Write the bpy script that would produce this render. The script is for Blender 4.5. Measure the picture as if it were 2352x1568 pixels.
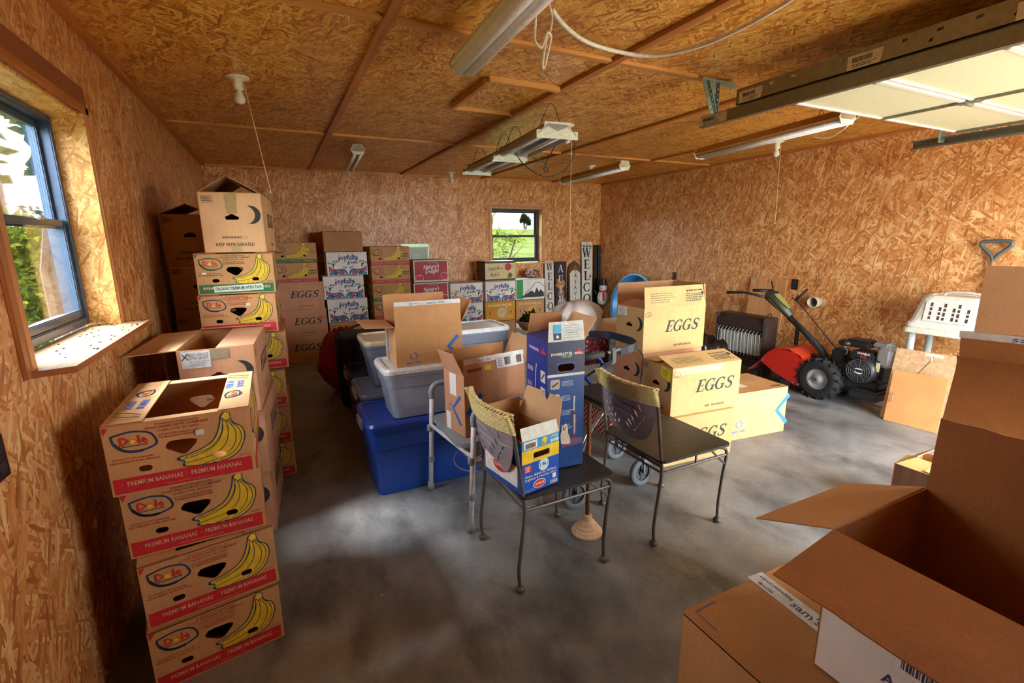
import bpy, bmesh, math, random
from mathutils import Vector, Matrix
from mathutils.geometry import tessellate_polygon
from math import sin, cos, pi, radians as rad
random.seed(7)
for o in list(bpy.data.objects): bpy.data.objects.remove(o)
SC = bpy.context.scene
COL = SC.collection
# ---------------------------------------------------------------- camera
FPX, YAW, PITCH, ROLL = 1090.7, rad(26.089), rad(12.049), rad(0.561)
CAM = Vector((0, 0, 1.5))
_f = Vector((sin(YAW)*cos(PITCH), cos(YAW)*cos(PITCH), -sin(PITCH)))
_r = Vector((cos(YAW), -sin(YAW), 0)); _d = _f.cross(_r)
_r2 = _r*cos(ROLL)+_d*sin(ROLL); _d2 = _d*cos(ROLL)-_r*sin(ROLL)
cam = bpy.data.objects.new('camera', bpy.data.cameras.new('camera'))
cam.data.sensor_width = 36; cam.data.lens = 36*FPX/2352; cam.data.clip_start = .02; cam.data.clip_end = 500
m3 = Matrix((_r2, -_d2, -_f)).transposed()
cam.matrix_world = Matrix.Translation(CAM) @ m3.to_4x4()
COL.objects.link(cam); SC.camera = cam
# pixel -> point on a real plane of the place (floor height z, wall plane x or y)
def ray(px, py): return _r2*((px-1176)/FPX)+_d2*((py-784)/FPX)+_f
def onz(px, py, z): d = ray(px, py); return CAM+d*((z-CAM.z)/d.z)
def onx(px, py, x): d = ray(px, py); return CAM+d*(x/d.x)
def ony(px, py, y): d = ray(px, py); return CAM+d*(y/d.y)
# ---------------------------------------------------------------- sky and exposure
SKY = 5.2
wd = bpy.data.worlds.new('sky'); SC.world = wd; wd.use_nodes = True
nt = wd.node_tree; nt.nodes.clear()
bg = nt.nodes.new('ShaderNodeBackground'); wo = nt.nodes.new('ShaderNodeOutputWorld')
tc = nt.nodes.new('ShaderNodeTexCoord'); nz = nt.nodes.new('ShaderNodeTexNoise'); cr = nt.nodes.new('ShaderNodeValToRGB')
nz.inputs['Scale'].default_value = 2.2; nz.inputs['Detail'].default_value = 4
cr.color_ramp.elements[0].position = .3; cr.color_ramp.elements[0].color = (.80, .86, .95, 1)
cr.color_ramp.elements[1].position = .7; cr.color_ramp.elements[1].color = (1, 1, .99, 1)
nt.links.new(tc.outputs['Generated'], nz.inputs['Vector']); nt.links.new(nz.outputs['Fac'], cr.inputs['Fac'])
nt.links.new(cr.outputs['Color'], bg.inputs['Color']); bg.inputs['Strength'].default_value = SKY
nt.links.new(bg.outputs[0], wo.inputs['Surface'])
vs = SC.view_settings; vs.view_transform = 'Standard'; vs.look = 'None'; vs.gamma = 1; vs.exposure = 2.4; vs.use_curve_mapping = False
SC.cycles.max_bounces = 7; SC.cycles.diffuse_bounces = 4; SC.cycles.glossy_bounces = 4; SC.cycles.transparent_max_bounces = 16
SC.cycles.use_adaptive_sampling = True; SC.cycles.adaptive_threshold = .03
SC.cycles.sample_clamp_indirect = 6; SC.cycles.caustics_reflective = False; SC.cycles.caustics_refractive = False
sun = bpy.data.objects.new('hazy_sun', bpy.data.lights.new('hazy_sun', 'SUN')); sun.data.energy = 9; sun.data.angle = rad(26); sun.data.color = (1, .98, .96)
sun.rotation_euler = Vector((.47, -.02, -.88)).to_track_quat('-Z', 'Y').to_euler(); COL.objects.link(sun)
# ---------------------------------------------------------------- room numbers (metres)
XL, XR, YB, YF, ZC = -.68, 5.15, 6.97, -.75, 2.425
WIN_L = (1.86, 2.785, 1.135, 2.045)      # y0,y1,z0,z1 in the left wall
WIN_B = (3.075, 3.985, 1.135, 2.0)      # x0,x1,z0,z1 in the back wall
GAR = (2.30, 4.55, 0, 2.13)              # garage opening in the front wall
def portal(loc, rot, sx, sy):
    l = bpy.data.lights.new('portal', 'AREA'); l.shape = 'RECTANGLE'; l.size = sx; l.size_y = sy; l.cycles.is_portal = True
    o = bpy.data.objects.new('daylight_portal', l); o.location = loc; o.rotation_euler = rot; COL.objects.link(o)
portal((XL-.16, (WIN_L[0]+WIN_L[1])/2, (WIN_L[2]+WIN_L[3])/2), (0, rad(-90), 0), .95, .95)
portal(((WIN_B[0]+WIN_B[1])/2, YB+.16, (WIN_B[2]+WIN_B[3])/2), (rad(-90), 0, 0), .95, .9)
portal(((GAR[0]+GAR[1])/2, YF-.16, 1.07), (rad(90), 0, 0), 2.25, 2.13)
# ================================================================ materials
MATS = {}
def lin(c): return tuple(((v/255)/12.92 if v/255 <= .04045 else ((v/255+.055)/1.055)**2.4) for v in c)
class NT:
    def __init__(s, name):
        s.m = bpy.data.materials.new(name); s.m.use_nodes = True; s.t = s.m.node_tree; s.t.nodes.clear()
        s.out = s.n('OutputMaterial')
    def n(s, typ, **kw):
        nd = s.t.nodes.new('ShaderNode'+typ)
        for k, v in kw.items():
            if k in nd.inputs.keys(): s.put(nd, k, v)
            else: setattr(nd, k, v)
        return nd
    def put(s, nd, k, v):
        i = nd.inputs[k]
        if isinstance(v, bpy.types.NodeSocket): s.t.links.new(v, i)
        else: i.default_value = v
    def math(s, op, a, b=0, c=None):
        nd = s.t.nodes.new('ShaderNodeMath'); nd.operation = op
        s.put(nd, 0, a); s.put(nd, 1, b)
        if c is not None: s.put(nd, 2, c)
        return nd.outputs[0]
    def vmath(s, op, a, b):
        nd = s.t.nodes.new('ShaderNodeVectorMath'); nd.operation = op; s.put(nd, 0, a); s.put(nd, 1, b); return nd.outputs[0]
    def ramp(s, fac, stops):
        nd = s.t.nodes.new('ShaderNodeValToRGB'); s.put(nd, 'Fac', fac); e = nd.color_ramp.elements
        while len(e) < len(stops): e.new(.5)
        for el, (p, c) in zip(e, stops): el.position = p; el.color = (*c, 1) if len(c) == 3 else c
        return nd.outputs['Color']
    def mix(s, f, a, b, bt='MIX'):
        nd = s.t.nodes.new('ShaderNodeMix'); nd.data_type = 'RGBA'; nd.blend_type = bt
        s.put(nd, 0, f)
        for i, v in ((6, a), (7, b)):
            if isinstance(v, bpy.types.NodeSocket): s.t.links.new(v, nd.inputs[i])
            else: nd.inputs[i].default_value = (*v, 1) if len(v) == 3 else v
        return nd.outputs[2]
    def coords(s, rnd=True):
        c = s.n('TexCoord').outputs['Object']
        if rnd:
            r = s.n('ObjectInfo').outputs['Random']
            cb = s.n('CombineXYZ', X=s.math('MULTIPLY', r, 37.), Y=s.math('MULTIPLY', r, 91.), Z=s.math('MULTIPLY', r, 13.)).outputs[0]
            c = s.vmath('ADD', c, cb)
        return c
    def noise(s, c, scale, detail=3, rough=.5, mp=None):
        if mp: c = s.n('Mapping', Vector=c, Scale=mp).outputs[0]
        return s.n('TexNoise', Vector=c, Scale=scale, Detail=detail, Roughness=rough).outputs['Fac']
    def bsdf(s, col, rough=.6, metal=0., bump=None, bstr=.2, bdist=.01, **kw):
        b = s.n('BsdfPrincipled'); s.put(b, 'Base Color', col if isinstance(col, bpy.types.NodeSocket) else (*col, 1))
        s.put(b, 'Roughness', rough); s.put(b, 'Metallic', metal)
        for k, v in kw.items(): s.put(b, k.replace('_', ' '), v)
        if bump is not None:
            bp = s.n('Bump', Strength=bstr, Distance=bdist, Height=bump); s.put(b, 'Normal', bp.outputs[0])
        s.t.links.new(b.outputs[0], s.out.inputs['Surface']); return b
def reg(name, fn):
    if name not in MATS: MATS[name] = fn(name)
    return MATS[name]
def flat(rgb, rough=.55, metal=0., var=.06, scale=40., **kw):
    name = 'mat_%d_%d_%d_%d_%d' % (*rgb, int(rough*100), int(metal*100)) + ''.join('%s%s' % (k[:4], v) for k, v in kw.items())
    def mk(n):
        t = NT(n); c = t.coords(); f = t.noise(c, scale, 3)
        base = lin(rgb); lo = tuple(max(0, v*(1-2*var)) for v in base); hi = tuple(min(1, v*(1+2*var)) for v in base)
        t.bsdf(t.ramp(f, [(.3, lo), (.7, hi)]), rough, metal, **kw); return t.m
    return reg(name, mk)
def card(rgb=(196, 150, 100), name=None):
    name = name or 'cardboard_%d_%d_%d' % rgb
    def mk(n):
        t = NT(n); c = t.coords()
        f = t.noise(c, 6, 4); g = t.noise(c, 220, 2)
        st = t.noise(c, 1, 2, mp=(130, 130, 3))
        b = lin(rgb)
        col = t.ramp(f, [(.25, tuple(v*.86 for v in b)), (.75, tuple(min(1, v*1.1) for v in b))])
        col = t.mix(.22, col, t.ramp(g, [(.3, (.3, .3, .3)), (.7, (.7, .7, .7))]), 'OVERLAY')
        col = t.mix(.18, col, t.ramp(st, [(.3, (.38, .38, .38)), (.7, (.62, .62, .62))]), 'OVERLAY')
        t.bsdf(col, .78, bump=st, bstr=.12, bdist=.004); return t.m
    return reg(name, mk)
def wood(rgb, rough=.5, axis=0, name=None, sc=1.):
    name = name or 'wood_%d_%d_%d_%d_%d' % (*rgb, axis, int(sc*10))
    def mk(n):
        t = NT(n); c = t.coords(); mp = [28*sc]*3; mp[axis] = 1.4*sc
        w = t.noise(c, 1, 5, .6, mp=tuple(mp)); k = t.noise(c, 3*sc, 2); b = lin(rgb)
        col = t.ramp(w, [(.25, tuple(v*.62 for v in b)), (.5, b), (.75, tuple(min(1, v*1.28) for v in b))])
        col = t.mix(.35, col, t.ramp(k, [(.3, (.35, .35, .35)), (.7, (.65, .65, .65))]), 'OVERLAY')
        t.bsdf(col, rough, bump=w, bstr=.15, bdist=.003); return t.m
    return reg(name, mk)
def osb_mat(name, dark, mid, light, rough=.42, zoom=1.):
    def mk(n):
        t = NT(n); c = t.coords(); wn = t.n('TexNoise', Vector=c, Scale=5.*zoom, Detail=4, Roughness=.7)
        wv = t.vmath('MULTIPLY', t.vmath('SUBTRACT', wn.outputs['Color'], (.5, .5, .5)), (.028, .028, 0))
        base = wn.outputs['Fac']; c = t.vmath('ADD', c, wv); col = None
        for i, (ang, L, w, thr) in enumerate(((12, .10, .014, 0), (100, .11, .016, .3), (-38, .13, .018, .5), (58, .14, .018, .58), (80, .16, .02, .75))):
            mp = t.n('Mapping', Vector=c); mp.vector_type = 'TEXTURE'
            mp.inputs['Rotation'].default_value = (0, 0, rad(ang)); mp.inputs['Location'].default_value = (i*3.7, i*1.9, 0); mp.inputs['Scale'].default_value = (L/zoom, w/zoom, 1)
            vo = t.n('TexVoronoi', Vector=mp.outputs[0], Scale=1.); vo.voronoi_dimensions = '2D'
            se = t.n('SeparateColor', Color=vo.outputs['Color'])
            v = t.math('MULTIPLY_ADD', se.outputs[1], .7, t.math('MULTIPLY_ADD', base, .8, -.25))
            if col is None: col = v
            else:
                msk = t.math('MULTIPLY', t.math('GREATER_THAN', se.outputs[0], thr), t.math('LESS_THAN', vo.outputs['Distance'], .47))
                nd = t.t.nodes.new('ShaderNodeMix'); t.put(nd, 0, msk); t.t.links.new(col, nd.inputs[2]); t.t.links.new(v, nd.inputs[3]); col = nd.outputs[0]
        rgb = t.ramp(col, [(.04, tuple(x*.6 for x in dark)), (.24, dark), (.5, mid), (.7, tuple((a*.6+b*.4) for a, b in zip(mid, light))), (.95, light)])
        t.bsdf(rgb, t.math('MULTIPLY_ADD', col, -.12, rough+.06), bump=col, bstr=.22, bdist=.003); return t.m
    return reg(name, mk)
OSB_WALL = osb_mat('osb_wall', lin((186, 120, 64)), lin((210, 146, 86)), lin((244, 208, 148)), .40)
OSB_CEIL = osb_mat('osb_ceiling', lin((180, 110, 38)), lin((214, 146, 56)), lin((242, 200, 104)), .36, 1.15)
OSB_REV = osb_mat('osb_reveal', lin((190, 132, 62)), lin((216, 166, 88)), lin((238, 204, 134)), .5, 1.5)
def floor_mat(n):
    t = NT(n); c = t.coords(False)
    a = t.noise(c, 1.1, 6, .62); b = t.noise(c, 4.5, 6, .7); d = t.noise(c, 60, 3); e = t.noise(t.vmath('ADD', c, (7, 3, 0)), 1.9, 5, .6, mp=(1.6, .8, 1))
    base = t.ramp(a, [(.28, lin((84, 87, 90))), (.5, lin((134, 138, 141))), (.74, lin((166, 167, 164)))])
    base = t.mix(.55, base, t.ramp(b, [(.25, (.25, .25, .26)), (.75, (.75, .74, .72))]), 'OVERLAY')
    st = t.ramp(e, [(.50, (0, 0, 0)), (.66, (1, 1, 1))])
    base = t.mix(t.math('MULTIPLY', st, .66), base, lin((54, 55, 57)))
    base = t.mix(.25, base, t.ramp(d, [(.3, (.35, .35, .35)), (.7, (.65, .65, .65))]), 'OVERLAY')
    sp = t.n('TexVoronoi', Vector=c, Scale=5.); m = t.math('LESS_THAN', sp.outputs['Distance'], .025)
    base = t.mix(m, base, lin((205, 200, 190)))
    t.bsdf(base, t.ramp(b, [(.3, (.38,)*3), (.7, (.58,)*3)]), bump=t.math('ADD', b, t.math('MULTIPLY', d, .3)), bstr=.12, bdist=.004); return t.m
FLOOR = reg('concrete_floor', floor_mat)
def glass_mat(n, tint=(.93, .95, .95), spec=.9):
    t = NT(n); tr = t.n('BsdfTransparent', Color=(*tint, 1)); gl = t.n('BsdfGlossy', Color=(spec, spec, spec, 1), Roughness=.02)
    lw = t.n('LayerWeight', Blend=.12); mx = t.n('MixShader')
    t.put(mx, 0, t.math('MULTIPLY', lw.outputs['Fresnel'], .6)); t.t.links.new(tr.outputs[0], mx.inputs[1]); t.t.links.new(gl.outputs[0], mx.inputs[2])
    t.t.links.new(mx.outputs[0], t.out.inputs['Surface']); return t.m
GLASS = reg('window_glass', lambda n: glass_mat(n, (.96, .97, .98)))
GLASS_DIM = reg('dimming_glass', lambda n: glass_mat(n, (.62, .63, .63)))  # grey tint added to the clear pane to dim the bright view outside
def translucent_plastic(n, rgb, clear=.35, rough=.35):
    t = NT(n); c = t.coords(); f = t.noise(c, 5, 4)
    b = t.n('BsdfPrincipled'); t.put(b, 'Base Color', t.ramp(f, [(.3, tuple(v*.8 for v in lin(rgb))), (.7, lin(rgb))])); t.put(b, 'Roughness', rough)
    tr = t.n('BsdfTransparent', Color=(*[min(1, .55+.45*v) for v in lin(rgb)], 1)); mx = t.n('MixShader')
    t.put(mx, 0, clear); t.t.links.new(b.outputs[0], mx.inputs[1]); t.t.links.new(tr.outputs[0], mx.inputs[2])
    t.t.links.new(mx.outputs[0], t.out.inputs['Surface']); return t.m
TOTE_CLEAR = reg('clear_plastic', lambda n: translucent_plastic(n, (210, 220, 238), .6))
TOTE_SMOKE = reg('smoke_plastic', lambda n: translucent_plastic(n, (150, 162, 186), .35))
def screen_mat(n):
    t = NT(n); c = t.coords(False); f = t.noise(c, 300, 2); tr = t.n('BsdfTransparent'); df = t.n('BsdfDiffuse', Color=(*lin((60, 60, 60)), 1)); mx = t.n('MixShader')
    t.put(mx, 0, t.math('MULTIPLY_ADD', f, .24, .06)); t.t.links.new(tr.outputs[0], mx.inputs[1]); t.t.links.new(df.outputs[0], mx.inputs[2]); t.t.links.new(mx.outputs[0], t.out.inputs['Surface']); return t.m
SCREEN = reg('insect_screen', screen_mat)
KRAFT = card((198, 150, 98)); KRAFT_D = card((176, 128, 84)); KRAFT_Y = card((202, 168, 112)); KRAFT_P = card((200, 148, 112)); KRAFT_IN = card((188, 136, 88)); KRAFT_L = card((214, 172, 124))
WHITE_CARD = card((232, 232, 226)); KRAFT_R = card((160, 106, 58)); KRAFT_F = card((158, 102, 50)); KRAFT_M = card((182, 132, 82))
RED = flat((196, 38, 52)); BLUEP = flat((38, 66, 110)); YEL = flat((222, 188, 42)); YEL2 = flat((236, 204, 60)); DOLE_RED = flat((208, 46, 44)); GREEN = flat((34, 112, 58)); INK = flat((44, 46, 44), .7); INK_G = flat((46, 58, 52), .7)
INK_R = flat((168, 66, 50), .7); WHITE = flat((236, 236, 232)); SAMB = flat((44, 110, 200)); CREAM = flat((232, 224, 196)); BLACK = flat((18, 18, 20), .5)
HOLE = flat((14, 11, 9), .9)
STEEL = flat((150, 156, 150), .38, .8); STEEL_D = flat((112, 112, 112), .45, .75); CHROME = flat((205, 205, 205), .2, 1.); IRON = flat((58, 54, 54), .5, .35)
PINE = wood((206, 150, 84), .45, 0); PINE_D = wood((172, 104, 52), .45, 0); PINE_S = wood((180, 142, 104), .55, 1, sc=.7)
# ================================================================ mesh helpers
def V(*a): return Vector(a)
class MB:
    def __init__(s): s.v = []; s.f = []; s.m = []; s.mats = []
    def mi(s, m):
        if m not in s.mats: s.mats.append(m)
        return s.mats.index(m)
    def add(s, vs_, fs, m):
        b = len(s.v); s.v += [tuple(p) for p in vs_]; k = s.mi(m)
        for f in fs: s.f.append([b+i for i in f]); s.m.append(k)
    def box(s, c, size, m, R=None, taper=1.):
        x, y, z = size[0]/2, size[1]/2, size[2]/2; c = Vector(c)
        P = []
        for dz in (-1, 1):
            k = taper if dz > 0 else 1.
            for dx, dy in ((-1, -1), (1, -1), (1, 1), (-1, 1)):
                p = Vector((dx*x*k, dy*y*k, dz*z)); P.append(c+(R @ p if R else p))
        s.add(P, [(0, 3, 2, 1), (4, 5, 6, 7), (0, 1, 5, 4), (1, 2, 6, 5), (2, 3, 7, 6), (3, 0, 4, 7)], m); return s
    def bbox(s, c, size, m, b=.01, R=None):
        "box with bevelled edges"
        bm = bmesh.new(); bmesh.ops.create_cube(bm, size=1)
        for v in bm.verts: v.co = Vector((v.co.x*size[0], v.co.y*size[1], v.co.z*size[2]))
        bmesh.ops.bevel(bm, geom=bm.edges[:], offset=min(b, min(size)*.45), segments=2, affect='EDGES')
        s.bm(bm, m, c, R); return s
    def bm(s, bm, m, c=(0, 0, 0), R=None):
        bm.verts.ensure_lookup_table(); c = Vector(c)
        for i, v in enumerate(bm.verts): v.index = i
        s.add([c+(R @ v.co if R else v.co) for v in bm.verts], [[v.index for v in f.verts] for f in bm.faces], m); bm.free()
    def tube(s, pts, r, m, n=8, cap=True, closed=False):
        pts = [Vector(p) for p in pts]; N = len(pts); rs = r if isinstance(r, (list, tuple)) else [r]*N
        ring = []; prev = None
        for i, p in enumerate(pts):
            if closed: t = pts[(i+1) % N]-pts[i-1]
            else: t = pts[min(i+1, N-1)]-pts[max(i-1, 0)]
            t = t.normalized() if t.length > 1e-9 else Vector((0, 0, 1))
            if prev is None:
                u = t.cross(Vector((0, 0, 1)));
                if u.length < 1e-3: u = t.cross(Vector((0, 1, 0)))
            else: u = prev-t*prev.dot(t)
            u.normalize(); prev = u; w = t.cross(u)
            ring.append([p+(u*cos(2*pi*k/n)+w*sin(2*pi*k/n))*rs[i] for k in range(n)])
        vs_ = [q for R in ring for q in R]; fs = []
        for i in range(N if closed else N-1):
            a, b = i*n, ((i+1) % N)*n
            for k in range(n): fs.append((a+k, a+(k+1) % n, b+(k+1) % n, b+k))
        if cap and not closed: fs += [tuple(reversed(range(n))), tuple(range((N-1)*n, N*n))]
        s.add(vs_, fs, m); return s
    def lathe(s, prof, m, n=20, c=(0, 0, 0), R=None, cap=True):
        c = Vector(c); vs_ = []
        for r, z in prof:
            for k in range(n):
                p = Vector((r*cos(2*pi*k/n), r*sin(2*pi*k/n), z)); vs_.append(c+(R @ p if R else p))
        fs = []
        for i in range(len(prof)-1):
            for k in range(n): fs.append((i*n+k, i*n+(k+1) % n, (i+1)*n+(k+1) % n, (i+1)*n+k))
        if cap: fs += [tuple(reversed(range(n))), tuple(range((len(prof)-1)*n, len(prof)*n))]
        s.add(vs_, fs, m); return s
    def plate(s, poly, holes, t, m, O=(0, 0, 0), U=(1, 0, 0), W=(0, 1, 0), m2=None, warp=None):
        "flat sheet with holes: outline in (u,w), thickness t towards -normal"
        O, U, W = Vector(O), Vector(U), Vector(W); N = U.cross(W).normalized()
        loops = [poly]+list(holes)
        P2 = [tuple(q) for L in loops for q in L]; tr = []
        for idx in tessellate_polygon([[Vector((x, y, 0)) for x, y in L] for L in loops]):
            idx = list(idx); p0, p1, p2 = [P2[k] for k in idx]
            cr_ = (p1[0]-p0[0])*(p2[1]-p0[1])-(p1[1]-p0[1])*(p2[0]-p0[0])
            if abs(cr_) < 1e-12: continue
            if cr_ < 0: idx.reverse()
            tr.append(idx)
        wp = warp or (lambda x, y: Vector((0, 0, 0)))
        top = [O+U*x+W*y+wp(x, y) for x, y in P2]; bot = [p-N*t for p in top]
        s.add(top, tr, m); s.add(bot, [list(reversed(f)) for f in tr], m2 or m)
        k = 0
        for li, L in enumerate(loops):
            n = len(L); ar = sum(L[i][0]*L[(i+1) % n][1]-L[(i+1) % n][0]*L[i][1] for i in range(n))
            fs = []
            for i in range(n):
                j = (i+1) % n; q = (i, n+i, n+j, j)
                if (ar > 0) == (li == 0): fs.append(q)
                else: fs.append(tuple(reversed(q)))
            s.add(top[k:k+n]+bot[k:k+n], fs, m2 or m); k += n
        return s
    def mesh(s, name, smooth=False):
        me = bpy.data.meshes.new(name); me.from_pydata(s.v, [], s.f)
        for m in s.mats: me.materials.append(m)
        if s.m: me.polygons.foreach_set('material_index', s.m)
        if smooth: me.polygons.foreach_set('use_smooth', [True]*len(me.polygons))
        me.update(); return me
    def build(s, name, parent=None, loc=None, rot=None, smooth=False, mat=None):
        return mkobj(name, s.mesh(name, smooth), parent, loc, rot, mat)
def mkobj(name, me, parent=None, loc=None, rot=None, mat=None):
    o = bpy.data.objects.new(name, me); COL.objects.link(o)
    if parent: o.parent = parent
    if mat is not None: o.matrix_local = mat
    else:
        if loc is not None: o.location = loc
        if rot is not None: o.rotation_euler = rot
    return o
def thing(name, label, cat, loc=(0, 0, 0), rz=0, group=None, rot=None):
    o = bpy.data.objects.new(name, None); COL.objects.link(o); o.empty_display_size = .05
    o.location = loc; o.rotation_euler = rot or (0, 0, rz); return tag(o, label, cat, group)
def tag(o, label, cat, group=None):
    o['label'] = label; o['category'] = cat
    if group: o['group'] = group
    return o
def struct(o): o['kind'] = 'structure'; return o
def dup(root, label, loc=None, rz=None, group=None, rot=None):
    def cp(o, par):
        c = o.copy(); COL.objects.link(c)
        if par is not None: c.parent = par; c.matrix_parent_inverse = o.matrix_parent_inverse.copy()
        for ch in list(o.children): cp(ch, c)
        return c
    r = cp(root, None); r['label'] = label
    if group: r['group'] = group
    if loc is not None: r.location = loc
    if rz is not None: r.rotation_euler = (0, 0, rz)
    if rot is not None: r.rotation_euler = rot
    return r
def ell(cx, cy, rx, ry, n=16, a0=0, a1=360): return [(cx+rx*cos(rad(a0+(a1-a0)*i/n)), cy+ry*sin(rad(a0+(a1-a0)*i/n))) for i in range(n)]
def slot(cx, cy, w, h, n=6):
    r = h/2; P = []
    for k in range(n+1): a = -pi/2+pi*k/n; P.append((cx+w/2-r+r*cos(a), cy+r*sin(a)))
    for k in range(n+1): a = pi/2+pi*k/n; P.append((cx-w/2+r+r*cos(a), cy+r*sin(a)))
    return P
def rrect(x0, y0, x1, y1, r, n=4):
    P = []
    for cx, cy, a in ((x1-r, y0+r, -90), (x1-r, y1-r, 0), (x0+r, y1-r, 90), (x0+r, y0+r, 180)):
        for k in range(n+1): P.append((cx+r*cos(rad(a+90*k/n)), cy+r*sin(rad(a+90*k/n))))
    return P
def spline(pts, n=6):
    "Catmull-Rom through points (any dimension)"
    pts = [Vector(p) for p in pts]; out = []
    for i in range(len(pts)-1):
        p0, p1, p2, p3 = pts[max(i-1, 0)], pts[i], pts[i+1], pts[min(i+2, len(pts)-1)]
        for k in range(n):
            t = k/n; out.append(.5*((2*p1)+(p2-p0)*t+(2*p0-5*p1+4*p2-p3)*t*t+(3*p1-p0-3*p2+p3)*t**3))
    out.append(pts[-1]); return out
# ---------------------------------------------------------------- flat print
_TX = {}
def text2d(s, bold=0., shear=0., sp=1.):
    k = (s, bold, shear, sp)
    if k not in _TX:
        c = bpy.data.curves.new('lettering', 'FONT'); c.body = s; c.size = 1; c.offset = bold; c.shear = shear; c.resolution_u = 1; c.space_character = sp
        o = bpy.data.objects.new('lettering', c); me = o.to_mesh()
        vv = [(v.co.x, v.co.y) for v in me.vertices]; ff = [tuple(p.vertices) for p in me.polygons]
        o.to_mesh_clear(); bpy.data.objects.remove(o); bpy.data.curves.remove(c)
        x0 = min(p[0] for p in vv); x1 = max(p[0] for p in vv)
        _TX[k] = ([(x-x0, y) for x, y in vv], ff, x1-x0)
    return _TX[k]
class Pr:
    def __init__(s): s.L = []
    def poly(s, pts, m, l=0): s.L.append(([tuple(p) for p in pts], [tuple(range(len(pts)))], m, l)); return s
    def polyh(s, pts, holes, m, l=0):
        mb = MB(); mb.plate(pts, holes, 0, m); n = len(pts)+sum(len(x) for x in holes)
        s.L.append(([(v[0], v[1]) for v in mb.v[:n]], [f for f in mb.f if max(f) < n and len(f) == 3], m, l)); return s
    def rect(s, x0, y0, x1, y1, m, l=0): return s.poly([(x0, y0), (x1, y0), (x1, y1), (x0, y1)], m, l)
    def stroke(s, pts, w, m, l=1, closed=False):
        pts = [Vector((p[0], p[1])) for p in pts]; N = len(pts); ws = w if isinstance(w, (list, tuple)) else [w]*N
        A, B = [], []
        for i in range(N):
            t = (pts[(i+1) % N]-pts[i-1]) if closed else (pts[min(i+1, N-1)]-pts[max(i-1, 0)])
            t.normalize(); nn = Vector((-t.y, t.x)); A.append(pts[i]+nn*ws[i]/2); B.append(pts[i]-nn*ws[i]/2)
        fs = [(i, N+i, N+(i+1) % N, (i+1) % N) for i in range(N if closed else N-1)]
        s.L.append(([tuple(p) for p in A+B], fs, m, l)); return s
    def text(s, t, x, y, size, m, al='c', bold=0., shear=0., l=1, w=None, rot=0, sp=1.):
        vv, ff, W = text2d(t, bold, shear, sp); k = size; kx = (w/W if w else size)
        ox = {'c': -W*kx/2, 'l': 0, 'r': -W*kx}[al]; c, si = cos(rad(rot)), sin(rad(rot))
        P = []
        for a, b in vv:
            u, v = a*kx+ox, b*k; P.append((x+u*c-v*si, y+u*si+v*c))
        s.L.append((P, ff, m, l)); return s
    def lines(s, x0, y0, x1, y1, n, m, l=1, fill=.5, seed=1):
        "rows of illegible small print"
        R = random.Random(seed); st = (y1-y0)/n
        for i in range(n):
            yy = y1-st*(i+.5); xe = x0+(x1-x0)*R.uniform(.7, 1); x = x0
            while x < xe:
                ww = (x1-x0)*R.uniform(.05, .13); s.rect(x, yy-st*fill/2, min(x+ww, xe), yy+st*fill/2, m, l); x += ww+(x1-x0)*.022
        return s
    def bars(s, x0, y0, x1, y1, m, l=2, seed=3):
        R = random.Random(seed); x = x0
        while x < x1:
            w = (x1-x0)*R.choice((.012, .02, .035)); s.rect(x, y0, min(x+w, x1), y1, m, l); x += w+(x1-x0)*R.choice((.015, .025))
        return s
    def build(s, name, parent, O, U, W, lift=.0007):
        O, U, W = Vector(O), Vector(U), Vector(W); N = U.cross(W).normalized(); mb = MB()
        for pts, fs, m, l in s.L:
            mb.add([O+U*x+W*y+N*lift*(1+l) for x, y in pts], fs, m)
        o = mb.build(name, parent)
        if name in ('fine_print', 'flap_print', 'side_print', 'side_lettering'): o['kind'] = 'stuff'
        return o
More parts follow.
